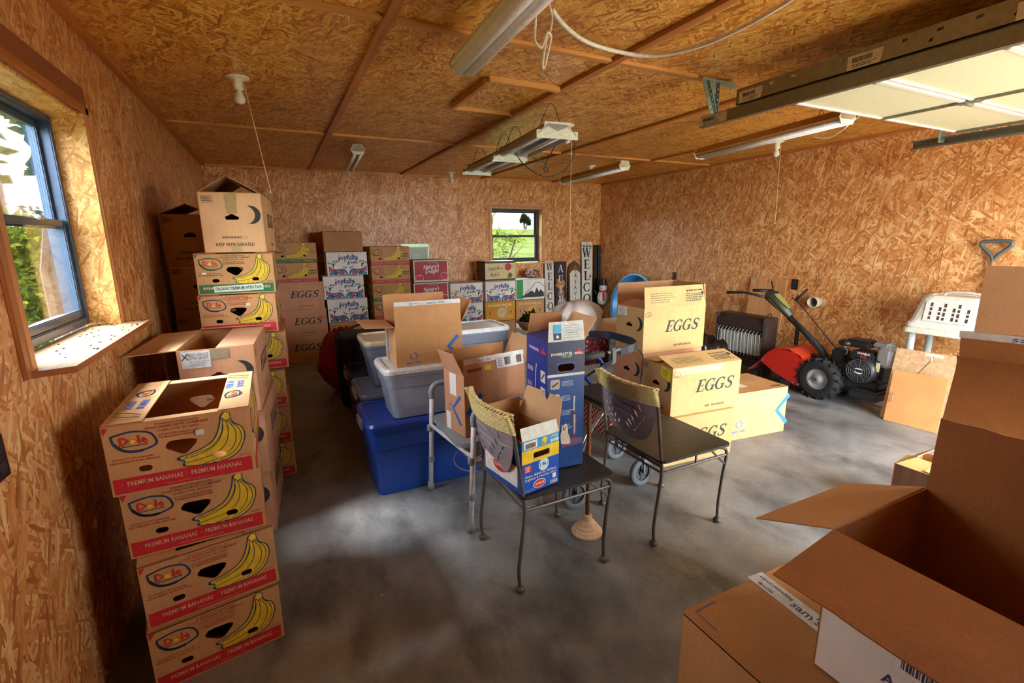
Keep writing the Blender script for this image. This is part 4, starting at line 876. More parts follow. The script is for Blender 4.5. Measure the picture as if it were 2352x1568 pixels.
p.stroke([(.735*w, .57*h), (.725*w, .50*h), (.73*w, .45*h)], [.008, .006, .008], flat((200, 204, 210)), 1); p.poly([(.69*w, .46*h), (.78*w, .46*h), (.82*w, .38*h), (.80*w, .22*h), (.70*w, .22*h), (.67*w, .36*h)], flat((84, 70, 96)), 1); p.poly([(.72*w, .42*h), (.77*w, .42*h), (.77*w, .28*h), (.73*w, .26*h)], flat((190, 192, 200)), 2); p.poly([(.38*w, .19*h), (.62*w, .235*h), (.96*w, .225*h), (.98*w, .185*h), (.60*w, .165*h), (.40*w, .165*h)], flat((120, 80, 116)), 2)
p.poly([(v.x*w, v.y*h) for v in spline([(.38, .2, 0), (.36, .27, 0), (.40, .32, 0), (.38, .345, 0), (.43, .34, 0), (.5, .36, 0), (.56, .33, 0), (.57, .28, 0), (.62, .24, 0), (.62, .19, 0), (.38, .2, 0)], 3)], flat((222, 206, 180)), 3); p.poly(ell(.44*w, .325*h, .004, .004, 6), INK, 4); p.poly(ell(.50*w, .328*h, .004, .004, 6), INK, 4); p.poly(ell(.465*w, .312*h, .005, .004, 6), INK, 4)
onface(p, 'brand_lettering', r, 'f', w, d)
p = Pr(); p.rect(0, 0, d, h, VL, 0); p.text('POWERLIFTER', .38*d, .90*h, .02, WHITE, bold=.02, w=.46*d); p.rect(.70*d, .90*h, .94*d, .92*h, DOLE_RED, 1); p.poly([(.76*d, .924*h), (.88*d, .924*h), (.82*d, .955*h)], DOLE_RED, 1); p.stroke([(.50*d, .80*h), (.46*d, .72*h), (.44*d, .35*h)], .008, flat((206, 214, 226)), 1)
for k in range(5): p.lines(.06*d, (.72-.13*k)*h, .34*d, (.76-.13*k)*h, 3, WHITE, 1, .4, k); p.poly(rrect(.70*d, (.68-.13*k)*h, .92*d, (.77-.13*k)*h, .006, 3), flat((206, 208, 212)), 1); p.stroke([(.74*d, (.70-.13*k)*h), (.88*d, (.75-.13*k)*h)], .008, flat((70, 64, 66)), 2)
onface(p, 'side_print', r, 'l', w, d)
fo, fr = flap(r, w, d, h, 'f', .088, 86, flat((206, 216, 206), .5), KRAFT_IN, cut=.006); O, U, D, L = fr
p = Pr(); p.rect(.16*L, .04, .36*L, .076, flat((70, 180, 214)), 1); p.rect(.16*L, .008, .36*L, .038, flat((40, 54, 84)), 1); p.poly([(.26*L, .031), (.30*L, .022), (.285*L, .015), (.26*L, .018), (.235*L, .015), (.22*L, .022)], WHITE, 2); p.lines(.42*L, .01, .92*L, .075, 6, flat((130, 150, 160)), 1, .2, 7); p.text('★ ★ ★ ★ ★'.replace('★', '*'), .65*L, .03, .014, INK, l=2); p.build('flap_print', fo, O, U, D)
flap(r, w, d, h, 'r', .11, 122, VB, KRAFT_L); flap(r, w, d, h, 'l', .12, 8, VL, KRAFT_IN); flap(r, w, d, h, 'b', .10, 80, VB2, KRAFT_IN, cut=.008)
# ---------------------------------------------------------------- foreground cartons
w, d, h = .92, .80, .45
r = thing('club_carton', 'large closed brown shipping carton with white printed tape in the foreground', 'box', (.956+w/2, .846-d/2, 0)); body(r, w, d, h-.008, KRAFT, KRAFT_IN)
for s in 'fb': flap(r, w, d, h-.008, s, d/2-.001, 0, KRAFT_M, KRAFT_IN)
for s in 'lr': flap(r, w, d, h-.0125, s, .28, 0, KRAFT, KRAFT_IN)
tm = flat((204, 206, 206), .3); TB = flat((54, 74, 120)); q = lambda a, b: (onz(a, b, .447).x-.956, onz(a, b, .447).y-.846+d)
def tape_run(p, P0, P1, width, texts):
    P0, P1 = Vector(P0), Vector(P1); D = (P1-P0).normalized(); N_ = Vector((-D.y, D.x)); ang = math.degrees(math.atan2(D.y, D.x))
    p.poly([tuple(P0-N_*width/2), tuple(P1-N_*width/2), tuple(P1+N_*width/2), tuple(P0+N_*width/2)], tm, 1)
    for s_, t_, v_, size, w_ in texts: c_ = P0+D*t_+N_*v_; p.text(s_, c_.x, c_.y, size, TB, al='l', bold=.008, l=2, rot=ang, w=w_)
p = Pr(); tape_run(p, q(1733, 1319), q(1905, 1450), .062, (('expect something', .012, .006, .019, .115), ('special', .03, -.022, .021, .05), ("sam's club", .135, -.014, .042, .17)))
p.build('printed_tape', r, (-w/2, -d/2, h-.004), (1, 0, 0), (0, 1, 0)); p = Pr(); p.stroke([q(1643, 1380), q(1597, 1403), q(1648, 1450)], .0035, flat((70, 110, 190)), 2); p.build('corner_mark', r, (-w/2, -d/2, h-.004), (1, 0, 0), (0, 1, 0))
x0, x1, yf, yn, zb, zr = 1.113, 1.535, .568, -.03, .4545, .825
w, d, h = x1-x0, yf-yn, zr-zb
r = thing('white_carton', 'open white sided carton with wide brown flaps in the foreground', 'box', ((x0+x1)/2, (yf+yn)/2, zb)); body(r, w, d, h, WHITE_CARD, KRAFT_F)
q = onx(2024, 1556, x0); u_, v_ = yf-q.y, q.z-zb
p = Pr(); p.text('American', u_, v_-.004, .036, TB, l=2, al='l', bold=.005); p.rect(u_+.02, v_+.045, u_+.16, v_+.125, WHITE, 1); p.bars(u_+.03, v_+.055, u_+.15, v_+.115, flat((60, 66, 90)), 2, 3); onface(p, 'brand_lettering', r, 'l', w, d)
flap(r, w, d, h, 'l', .213, 192, WHITE_CARD, KRAFT_F, jag=2); flap(r, w, d, h, 'b', .21, 203, WHITE_CARD, KRAFT_M); flap(r, w, d, h, 'r', .205, 92, WHITE_CARD, KRAFT_F, jag=7)
# big carton behind with tall flaps
w, d, h = .34, .60, 1.10
r = thing('club_carton', 'tall open brown carton with a high corrugated flap behind the white sided one', 'box', (2.292, .494, 0), rad(15)); body(r, w, d, h, KRAFT_M, KRAFT_F)
flap(r, w, d, h, 'l', .25, 236, KRAFT_M, KRAFT_F); 
fo, fr = flap(r, w, d, h-.005, 'l', .13, 128, KRAFT_F, KRAFT_M, jag=12); O, U, D, L = fr
p = Pr(); p.rect(0, .10, L, .132, tm, 1); p.text("sam's club", .35*L, .105, .035, TB, l=2, w=.3*L, bold=.01); p.build('printed_tape', fo, O, U, D)
flap(r, w, d, h, 'r', .29, 88, KRAFT_L, KRAFT_L); flap(r, w, d, h, 'b', .16, -80, KRAFT, KRAFT_R)
# ================================================================ chairs
WICK = flat((220, 204, 138), .5); WICK_D = flat((120, 104, 56), .6); CHB = flat((150, 144, 150), .45); CHS = reg('chair_seat', lambda n: (lambda t: (t.bsdf(t.ramp(t.noise(t.coords(), 18, 5, .7), [(.3, lin((34, 34, 32))), (.7, lin((62, 60, 56)))]), .42, bump=t.noise(t.coords(), 120, 3), bstr=.3, bdist=.002), t.m)[1])(NT(n)))
IR = flat((98, 92, 88), .45, .2)
def make_chair(label, loc, rz):
    r = thing('patio_chair', label, 'chair', loc, rz, 'patio chairs')
    MB().plate(rrect(-.225, -.235, .255, .235, .035), [], .012, CHS, (0, 0, .456)).build('seat', r)
    for s in (-1, 1):
        f = MB(); f.tube(spline([(-.225, .21*s, .018), (-.232, .212*s, .12), (-.205, .214*s, .36), (-.212, .214*s, .46), (-.235, .214*s, .62), (-.262, .214*s, .80)], 5), .0085, IR, 8); leg = f.build('back_leg', r, smooth=True)
        MB().lathe([(.008, 0), (.019, .004), (.022, .012), (.018, .022), (.009, .028)], IR, 12, (-.225, .21*s, 0)).build('foot', leg, smooth=True)
        f = MB(); f.tube(spline([(.22, .21*s, .018), (.215, .212*s, .12), (.225, .216*s, .28), (.238, .218*s, .38), (.225, .218*s, .425), (.17, .215*s, .443)], 5), .0085, IR, 8); leg = f.build('front_leg', r, smooth=True)
        MB().lathe([(.008, 0), (.019, .004), (.022, .012), (.018, .022), (.009, .028)], IR, 12, (.22, .21*s, 0)).build('foot', leg, smooth=True)
        MB().tube([(-.205, .214*s, .385), (.236, .218*s, .392)], .0065, IR, 6).build('side_stretcher', r)
        MB().tube([(.236, .217*s, .335), (.12, .216*s, .44)], .0055, IR, 6).build('brace', r); MB().tube([(.02, .215*s, .388), (.02, .215*s, .446)], .0055, IR, 6).build('strut', r)
    MB().tube([(-.207, -.21, .42), (-.207, .21, .42)], .0065, IR, 6).build('back_rail', r); MB().tube([(-.207, -.21, .39), (-.207, .21, .39)], .0055, IR, 6).build('back_rail', r); MB().tube([(.17, -.21, .44), (.17, .21, .44)], .0065, IR, 6).build('front_rail', r)
    # pierced metal shield
    out = [(-.206, .75), (-.205, .70), (-.188, .62), (-.15, .555), (-.09, .52), (0, .508), (.09, .52), (.15, .555), (.188, .62), (.205, .70), (.206, .75)]
    sm = [(v.x, v.y) for v in spline([(*c, 0) for c in out], 3)]
    holes = []
    def lf(x, y, a, L, w): c, s_ = cos(rad(a)), sin(rad(a)); return [(x+u*c-v*s_, y+u*s_+v*c) for u, v in ((0, 0), (L*.35, -w), (L*.8, -w*.5), (L, 0), (L*.8, w*.5), (L*.35, w))]
    for sg in (-1, 1):
        for k in range(5):
            x = sg*(.058+.022*k); y = .555+.02*k+.006*k*k*.4
            L1 = lf(x-sg*.012, y+.016, 90+sg*32, .045, .005); L2 = lf(x+sg*.012, y+.006, 90-sg*30, .030, .004)
            holes.append(L1)
            if k < 4: holes.append(L2)
    MB().plate([(a, b-.5) for a, b in sm], [[(a, b-.5) for a, b in H] for H in holes], .0035, CHB, (-.228, 0, .5), (0, -1, 0), (-.11, 0, .994), warp=lambda x, y: Vector((-.045*(1-(x/.21)**2)*min(1, y/.16+.25), 0, 0))).build('back_shield', r)
    # woven band
    mb = MB()
    for row in range(8):
        z = .742+row*.0095
        for side in (-1, 1):
            pts = []
            for k in range(49):
                y = -.215+.43*k/48; bow = -.045*(1-(y/.215)**2); pts.append((-.256-.11*(z-.742)+bow+side*.007+.0032*sin(k*pi/1.5+row*pi), y, z))
            mb.tube(pts, .0056, WICK, 5)
    pts = []
    for k in range(97):
        y = -.215+.43*k/96; bow = -.045*(1-(y/.215)**2); a = k*pi/2.2; pts.append((-.264+bow+.011*cos(a), y, .817+.007*sin(a)))
    mb.tube(pts, .005, WICK, 5)
    for s in (-1, 1):
        pts = [(-.258-.0007*k+.011*cos(k*1.6), .217*s+.009*sin(k*1.6)*s, .738+.0021*k) for k in range(40)]; mb.tube(pts, .0045, WICK, 5)
    o = mb.build('woven_band', r, smooth=True)
    return r
ch = make_chair('patio chair with woven top rail holding the blue cartons', (1.04, 1.815, 0), 0)
dup(ch, 'empty patio chair with woven top rail beside the egg cartons', (1.782, 1.80, 0), 0)
# ================================================================ commode chair
AL = flat((238, 240, 242), .35); GP = flat((148, 158, 166), .45); r = thing('commode_chair', 'white tube framed commode chair with grey plastic seat', 'chair', (.98, 2.4, 0)); ox, oy = .98, 2.4
LEG = [(.725, 2.636), (.785, 2.111), (1.235, 2.17), (1.19, 2.60)]
for i, (x, y) in enumerate(LEG):
    x -= ox; y -= oy; top = .60
    lg = MB().tube([(x, y, .05), (x+(.02 if i < 2 else -.02), y, .40), (x+(.03 if i < 2 else -.03), y, top)], [.013, .0145, .0145], AL, 10).build('leg', r, smooth=True)
    MB().lathe([(.020, 0), (.021, .02), (.017, .05)], flat((128, 132, 130), .8), 12, (x, y, 0)).build('rubber_tip', lg, smooth=True)
    for z in (.20, .40): MB().lathe([(.0165, -.018), (.0185, -.012), (.0185, .012), (.0165, .018)], GP, 12, (x+.01*(1 if i < 2 else -1), y, z)).build('collar', lg, smooth=True)
for a, b in ((0, 3), (1, 2)):
    xa, ya = LEG[a]; xb, yb = LEG[b]; xa += .03; xb -= .03; yy = ya-oy; y2 = yb-oy
    MB().tube(spline([(xa-ox, yy, .585), (xa-ox, yy, .635), (xa-ox+.03, yy, .668), (xa-ox+.1, yy, .672), (xb-ox-.1, y2, .672), (xb-ox-.03, y2, .668), (xb-ox, y2, .635), (xb-ox, y2, .585)], 5), .0165, GP, 10).build('armrest', r, smooth=True)
    MB().tube([(xa-ox-.01, yy, .40), (xb-ox+.01, y2, .41)], .012, AL, 8).build('side_rail', r, smooth=True)
for a, b in ((0, 1), (3, 2)):
    (xa, ya), (xb, yb) = LEG[a], LEG[b]; k = .02 if a == 0 else -.02
    MB().tube([(xa-ox+k, ya-oy, .415), (xb-ox+k, yb-oy, .415)], .012, AL, 8).build('cross_rail', r, smooth=True)
MB().plate(rrect(-.235, -.25, .22, .235, .06, 5), [], .025, GP, (0, 0, .4795)).build('seat', r)
MB().lathe([(.10, .27), (.125, .30), (.145, .40), (.165, .415), (.17, .425), (.165, .43)], flat((118, 126, 132), .4), 24, (.0, -.02, 0)).build('bucket', r, smooth=True)
MB().tube([(.16*cos(k*pi/12)-.02, -.03+.18*sin(k*pi/12), .36-.1*sin(k*pi/24)) for k in range(25)], .004, flat((130, 138, 142), .4), 6).build('bucket_handle', r, smooth=True)
# ================================================================ totes
def loft(mb, rings, m, cap0=True, cap1=True):
    n = len(rings[0]); P = [q for R in rings for q in R]; fs = []
    for i in range(len(rings)-1):
        for k in range(n): fs.append((i*n+k, i*n+(k+1) % n, (i+1)*n+(k+1) % n, (i+1)*n+k))
    if cap0: fs.append(tuple(reversed(range(n))))
    if cap1: fs.append(tuple(range((len(rings)-1)*n, len(rings)*n)))
    mb.add(P, fs, m); return mb
def ring(w, d, z, rr, ox=0, oy=0): return [(x+ox, y+oy, z) for x, y in rrect(-w/2, -d/2, w/2, d/2, rr)]
def tote(label, x, y, z, w, d, h, mb_, ml, latch=None, taper=.86, rz=0, name='storage_tote', lidh=.035):
    r = thing(name, label, 'storage bin', (x, y, z), rz); k = taper; t = .0035; H = h-lidh
    b = MB(); loft(b, [ring(w*k, d*k, 0, .04), ring(w*(k+.004), d*(k+.004), .02, .045), ring(w*(k+(1-k)*.65)-.02, d*(k+(1-k)*.65)-.02, H*.68, .045), ring(w*(k+(1-k)*.65)-.004, d*(k+(1-k)*.65)-.004, H*.70, .045), ring(w*.965, d*.955, H-.02, .045), ring(w*.985, d*.98, H-.018, .045), ring(w*.985, d*.98, H, .045),
               ring(w*.955, d*.94, H, .042), ring(w*k-2*t, d*k-2*t, .006, .038)], mb_); b.build('tub', r, smooth=False)
    l = MB(); loft(l, [ring(w*.99, d*.985, H+.0008, .045), ring(w, d, H+.001, .048), ring(w, d, H+lidh*.55, .048), ring(w*.975, d*.965, H+lidh, .045), ring(w*.90, d*.86, H+lidh, .04), ring(w*.885, d*.84, H+lidh-.010, .04)], ml); lo = l.build('lid', r)
    if latch:
        for s in (-1, 1): MB().bbox((s*(w/2+.006), 0, H-.012), (.022, d*.36, .055), latch, .006).build('latch', r)
    return r
TBLUE = flat((28, 74, 172), .32); TBLUE2 = flat((26, 66, 164), .3); TNAVY = flat((34, 46, 92), .35)
tote('large royal blue storage tote with grey latches beneath the clear tote', .745, 2.90, 0, .74, .48, .46, TBLUE, TBLUE2, flat((130, 136, 148), .5), .88)
ct = tote('clear storage tote with a white lid standing on the royal blue tote', .785, 2.865, .4605, .58, .36, .312, TOTE_CLEAR, flat((222, 226, 226), .4), None, .83)
mb = MB(); R_ = random.Random(4)
bm = bmesh.new(); bmesh.ops.create_icosphere(bm, subdivisions=3, radius=1)
for v in bm.verts:
    k = 1+.16*sin(v.co.x*5+1)*cos(v.co.y*6)+.1*sin(v.co.z*9); v.co = Vector((v.co.x*.19*k, v.co.y*.11*k, max(v.co.z*.10*k, -.085)))
mb.bm(bm, flat((226, 224, 218), .8)); tag(mb.build('linen_bundle', None, (.80, 2.86, .56), smooth=True), 'bundle of white linen inside the clear tote', 'linen')
tote('dark blue tote with smoky translucent lid behind the royal blue tote', .765, 3.455, 0, .68, .50, .475, TNAVY, TOTE_SMOKE, flat((176, 160, 128), .5), .88)
tote('dark blue tote with dark lid next to the black suitcase', .775, 4.005, 0, .68, .46, .47, TNAVY, flat((40, 54, 100), .35), flat((176, 160, 128), .5), .88)
tote('translucent tote with a beige lid behind the open shipping carton', .80, 3.56, .4755, .60, .40, .335, TOTE_SMOKE, flat((214, 202, 168), .45), None, .8)
tote('dark tote on the floor under the tote with the frosted white lid', 1.50, 3.92, 0, .60, .46, .43, TNAVY, TNAVY, None, .88)
tote('smoky clear tote with frosted white lid beside the cream table', 1.50, 3.905, .4305, .60, .44, .335, TOTE_SMOKE, flat((220, 224, 226), .4), None, .86)
# suitcase and sacks
r = thing('suitcase', 'black upright suitcase with carry handle behind the blue totes', 'suitcase', (.665, 4.47, 0)); SB = flat((22, 22, 25), .6)
MB().bbox((0, 0, .385), (.50, .27, .63), SB, .03).build('shell', r)
for k in range(6): MB().bbox((-.2+.08*k, -.139, .39), (.018, .012, .52), flat((32, 32, 36), .5), .004).build('rib', r)
MB().tube(spline([(-.11, 0, .695), (-.09, 0, .74), (0, 0, .755), (.09, 0, .74), (.11, 0, .695)], 5), .011, flat((26, 26, 28), .5), 8).build('carry_handle', r, smooth=True)
for s in (-1, 1): MB().lathe([(.035, -.012), (.035, .012)], BLACK, 14, (s*.19, -.08, .035), Matrix.Rotation(rad(90), 3, 'Y')).build('wheel', r)
MB().bbox((0, 0, .055), (.48, .26, .035), BLACK, .008).build('base', r)
def sack(name, label, loc, sc, m, seed, tie=True, amp=.18, cat='bag', sub=4):
    bm = bmesh.new(); bmesh.ops.create_icosphere(bm, subdivisions=sub, radius=1); R = random.Random(seed); a = [R.uniform(0, 6) for _ in range(8)]
    for v in bm.verts:
        c = v.co.copy(); th = math.atan2(c.y, c.x); up = max(0, c.z)
        k = 1+amp*.5*(sin(c.x*3+a[0])*cos(c.y*4+a[1])+.6*sin(c.z*6+a[2]))+amp*.45*(.25+up)*sin(th*9+a[3]+3*c.z)+amp*.25*sin(th*17+a[4])*up+.03*sin(c.x*15+a[5])*sin(c.z*13+a[6])+.02*sin(th*23+c.z*7+a[7])
        v.co = Vector((c.x*sc[0]*k, c.y*sc[1]*k, max(c.z*sc[2]*k, -sc[2]*.86)+sc[2]*.86))
    mb = MB(); mb.bm(bm, m); return tag(mb.build(name, None, loc, smooth=True), label, cat)
REDB = flat((172, 34, 44), .35); sack('red_sack', 'red plastic sack slumped behind the black suitcase', (.56, 5.02, 0), (.25, .25, .34), REDB, 3)
WB = reg('white_bag', lambda n: translucent_plastic(n, (236, 236, 238), .08, .2))
# ---------------------------------------------------------------- table and what lies on it
TZ = .735
r = thing('folding_table', 'cream topped folding table behind the egg cartons', 'table', (2.62, 3.42, 0))
MB().bbox((0, 0, TZ-.02), (1.52, .70, .04), flat((226, 216, 190), .5), .012).build('table_top', r)
for sx in (-1, 1):
    for sy in (-1, 1): MB().tube([(sx*.62, sy*.27, 0), (sx*.58, sy*.27, TZ-.04)], .014, STEEL_D, 8).build('leg', r)
    MB().tube([(sx*.61, -.27, .18), (sx*.61, .27, .18)], .01, STEEL_D, 8).build('leg_brace', r)
sack('white_sack', 'crumpled shiny white plastic sack heaped on the cream table', (2.20, 3.255, TZ), (.225, .17, .15), WB, 5, amp=.11)
r = thing('wicker_basket', 'brown rimmed basket full of greenery on the cream table', 'basket', (1.945, 3.60, TZ)); BRB = wood((120, 78, 44), .6, 0, sc=2.)
MB().lathe([(.07, 0), (.10, .03), (.115, .07), (.108, .07), (.09, .02)], BRB, 22).build('bowl', r, smooth=True); MB().tube([(.115*cos(k*pi/14), .115*sin(k*pi/14), .07) for k in range(28)], .012, BRB, 7, closed=True).build('rim', r, smooth=True)
foliage([((0, 0, .10), (.08, .08, .045))], 260, .05, [(86, 104, 58), (62, 80, 44), (120, 130, 84)], 12, r)
cb = MB(); cb.tube([(.05*cos(k*.5)*(1+.04*k/10), .05*sin(k*.5)*(1+.04*k/10), .006+.0009*k) for k in range(60)], .006, BLACK, 6); tag(cb.build('cable_coil', None, (2.33, 3.68, TZ)), 'coiled black cable lying at the back of the cream table', 'cable')
RBK = reg('red_blanket', lambda n: (lambda t: (t.bsdf(t.ramp(t.n('TexVoronoi', Vector=t.coords(), Scale=34.).outputs['Distance'], [(.1, lin((190, 150, 130))), (.3, lin((150, 34, 44))), (.6, lin((60, 22, 30)))]), .9), t.m)[1])(NT(n)))
mb = MB(); pts = [(y, z) for y, z in ((.018, .010), (.010, .012), (.0, .011), (-.012, .0), (-.014, -.06), (-.018, -.14), (-.014, -.22))]; P = []
for i in range(13):
    for y, z in pts: P.append((-.24+.04*i, y+.006*sin(i*1.7)*(z < 0), z))
n_ = len(pts); mb.add(P, [(i*n_+k, (i+1)*n_+k, (i+1)*n_+k+1, i*n_+k+1) for i in range(12) for k in range(n_-1)], RBK); o = mb.build('blanket', None, (2.62, 3.062, TZ), smooth=True); o.modifiers.new('t', 'SOLIDIFY').thickness = .008; tag(o, 'red patterned blanket hanging over the front edge of the cream table', 'blanket')
o.location.x = 2.14
mb = MB(); mb.bbox((0, 0, .012), (.14, .02, .024), flat((40, 88, 60), .4), .005)
for k in range(5): mb.box((-.055+.0275*k, -.014, .006), (.014, .02, .012), flat((40, 88, 60), .4))
tag(mb.build('plastic_comb', None, (1.93, 3.30, TZ), (0, 0, rad(-8))), 'small dark green toothed plastic strip lying on the cream table', 'tool')
# ================================================================ rollator walker
BLF = flat((34, 52, 120), .3, .5); GRYR = flat((104, 110, 118), .8); r = thing('rollator', 'four wheeled rollator walker with blue frame and curved black backrest band', 'walker', (1.68, 2.26, 0)); ox, oy = 1.68, 2.26
WH = [(1.395, 2.05, .088), (1.905, 2.085, .088), (2.0, 2.45, .088), (1.47, 2.50, .105)]
for x, y, rr in WH:
    w_ = MB().lathe([(rr-.034, -.013), (rr-.008, -.017), (rr, -.008), (rr, .008), (rr-.008, .017), (rr-.034, .013)], GRYR, 26, (x-ox, y-oy, rr), Matrix.Rotation(rad(90), 3, 'X'), cap=False).build('wheel', r, smooth=True)
    hb_ = MB(); hb_.lathe([(.02, -.014), (.02, .014)], flat((60, 62, 66), .5), 12, (x-ox, y-oy, rr), Matrix.Rotation(rad(90), 3, 'X'))
    for k in range(6): a = k*pi/3+.3; hb_.tube([(x-ox+.015*cos(a), y-oy, rr+.015*sin(a)), (x-ox+(rr-.022)*cos(a), y-oy, rr+(rr-.022)*sin(a))], .0065, flat((46, 48, 52), .5), 6)
    hb_.lathe([(.001, -.004), (rr-.024, -.004), (rr-.024, .004), (.001, .004)], flat((70, 74, 80), .6), 22, (x-ox, y-oy, rr), Matrix.Rotation(rad(90), 3, 'X'), cap=False)
    hb_.build('hub_and_spokes', w_)
    MB().tube([(x-ox, y-oy-.022, rr), (x-ox, y-oy-.022, rr*2+.02), (x-ox, y-oy+.022, rr*2+.02), (x-ox, y-oy+.022, rr)], .007, STEEL, 6).build('fork', w_)
for y, xs_ in ((2.06, (1.395, 1.905)), (2.475, (1.47, 2.0))):
    MB().tube(spline([(xs_[1]-ox, y-oy, .20), (xs_[1]-ox-.03, y-oy, .36), (xs_[0]+.24-ox, y-oy, .66), (xs_[0]+.16-ox, y-oy, .84), (xs_[0]+.10-ox, y-oy, .88)], 5), .013, BLF, 8).build('front_tube', r, smooth=True)
    MB().tube(spline([(xs_[0]-ox, y-oy, .20), (xs_[0]+.08-ox, y-oy, .42), (xs_[0]+.24-ox, y-oy, .60)], 5), .013, CHROME, 8).build('rear_tube', r, smooth=True)
    MB().tube([(xs_[0]+.05-ox, y-oy, .875), (xs_[0]+.17-ox, y-oy, .882)], .019, flat((58, 62, 60), .7), 10).build('hand_grip', r, smooth=True)
    MB().bbox((xs_[0]+.235-ox, y-oy, .865), (.04, .035, .09), flat((70, 84, 82), .4), .008).build('brake_housing', r); MB().tube([(xs_[0]+.2-ox, y-oy, .885), (xs_[0]+.30-ox, y-oy, .90)], .011, flat((84, 96, 94), .35), 8).build('backrest_socket', r)
    MB().tube(spline([(xs_[0]+.22-ox, y-oy-.02, .84), (xs_[0]+.12-ox, y-oy-.025, .81), (xs_[0]+.04-ox, y-oy-.03, .78)], 4), .006, BLACK, 6).build('brake_lever', r)
    MB().tube(spline([(xs_[0]+.25-ox, y-oy, .87), (xs_[0]+.40-ox, y-oy-.01, .885), (xs_[0]+.46-ox, y-oy, .80), (xs_[0]+.42-ox, y-oy, .62), (xs_[0]+.2-ox, y-oy, .40)], 6), .004, BLACK, 6).build('brake_cable', r, smooth=True)
PLAID = reg('plaid', lambda n: (lambda t: (t.bsdf(t.ramp(t.n('TexChecker', Vector=t.coords(), Scale=60., Color1=(1, 1, 1, 1), Color2=(0, 0, 0, 1)).outputs[1], [(0, lin((120, 24, 32))), (1, lin((196, 160, 130)))]), .8), t.m)[1])(NT(n)))
MB().bbox((.06, 0, .555), (.26, .40, .03), flat((34, 34, 38), .6), .01).build('seat_pad', r); MB().bbox((.07, 0, .44), (.24, .36, .18), PLAID, .02).build('seat_bag', r)
st_ = MB(); pts = spline([(.0, -.21, .885), (.10, -.215, .905), (.16, -.12, .91), (.17, .0, .91), (.16, .12, .91), (.08, .215, .905)], 6); P = []; 
for q in pts: P += [q+Vector((0, 0, -.022)), q+Vector((0, 0, .022))]
st_.add(P, [(2*i, 2*i+2, 2*i+3, 2*i+1) for i in range(len(pts)-1)], flat((30, 38, 58), .4)); so_ = st_.build('backrest_band', r); md = so_.modifiers.new('t', 'SOLIDIFY'); md.thickness = .008
# plunger
r = thing('plunger', 'tan rubber plunger with a long wooden stick between the two chairs', 'plunger', (1.322, 1.83, 0)); MB().lathe([(.074, 0), (.08, .004), (.08, .014), (.070, .020), (.070, .028), (.060, .034), (.058, .044), (.046, .052), (.042, .062), (.026, .075), (.024, .10), (.015, .105)], flat((226, 196, 156), .6), 26).build('rubber_cup', r)
MB().tube([(0, 0, .09), (.012, .02, .70)], .011, wood((128, 84, 50), .7, 2), 8).build('stick', r, smooth=True)
# ================================================================ right wall corner
r = thing('gas_heater', 'dark brown gas wall heater with white wire guard standing on the floor', 'heater', (4.72, 3.605, 0)); HB_ = flat((66, 54, 50), .45, .2); HBD = flat((40, 34, 33), .5)
hb = MB(); hb.plate([(0, .09), (.22, .09), (.22, .65), (.05, .65), (.0, .60)], [], .62, HB_, (-.11, .31, 0), (1, 0, 0), (0, 0, 1)); 
hb = MB(); hb.plate([(0, .09), (.22, .09), (.22, .65), (.06, .65), (.0, .58), (.0, .52), (.05, .50), (.06, .20), (.0, .18)], [], .62, HB_, (-.11, .31-.62, 0), (1, 0, 0), (0, 0, 1)); 
for v_ in range(len(hb.v)): pass
hb.build('cabinet', r)
for s in (-1, 1): MB().bbox((-.0, s*.305, .37), (.228, .014, .565), flat((74, 60, 56), .45, .2), .004).build('end_panel', r)
for k in range(9): MB().box((-.077+.0062*k-.008, 0, .592+.0064*k), (.004, .54, .003), HBD).build('louvre', r)
PL = flat((188, 194, 186), .8)
for k in range(6): MB().bbox((-.072, -.235+.094*k, .34), (.016, .086, .21), PL, .004).build('ceramic_plaque', r)
for k in range(13): MB().tube([(-.095, -.27+.045*k, .205), (-.108, -.27+.045*k, .35), (-.108, -.27+.045*k, .47), (-.07, -.27+.045*k, .50)], .0028, flat((206, 206, 200), .4), 5).build('guard_wire', r)
for z in (.24, .46): MB().tube([(-.108, -.275, z), (-.108, .275, z)], .0028, flat((206, 206, 200), .4), 5).build('guard_wire', r)
MB().bbox((-.105, 0, .14), (.02, .56, .075), flat((54, 44, 42), .45), .004).build('lower_panel', r)
for s in (-1, 1): MB().bbox((-.02, s*.26, .0455), (.30, .05, .09), HBD, .006).build('foot', r)
MB().tube(spline([(.05, -.28, .66), (0, -.29, .70), (-.06, -.30, .66), (-.10, -.335, .5), (-.10, -.34, .2), (-.10, -.33, .004)], 6), .0045, flat((52, 48, 46), .5), 6).build('power_cord', r, smooth=True)
sack('black_sack', 'black plastic rubbish sack beside the gas heater', (4.15, 3.62, 0), (.22, .2, .24), flat((30, 24, 24), .25), 21, amp=.3)
r = MB().bbox((0, 0, 0), (.018, .455, .60), wood((208, 152, 96), .45, 2, sc=.6), .002).build('plywood_board', None, (XR-.04, 3.668, .735), (0, rad(5), 0)); tag(r, 'bare plywood board leaning on the wall above the gas heater', 'board')
p = Pr(); p.rect(-.20, .24, -.17, .275, flat((150, 190, 200)), 1); p.poly(ell(.0, .27, .006, .006, 8), INK, 1); p.build('price_sticker', r, (-.009, 0, 0), (0, -1, 0), (0, 0, 1))
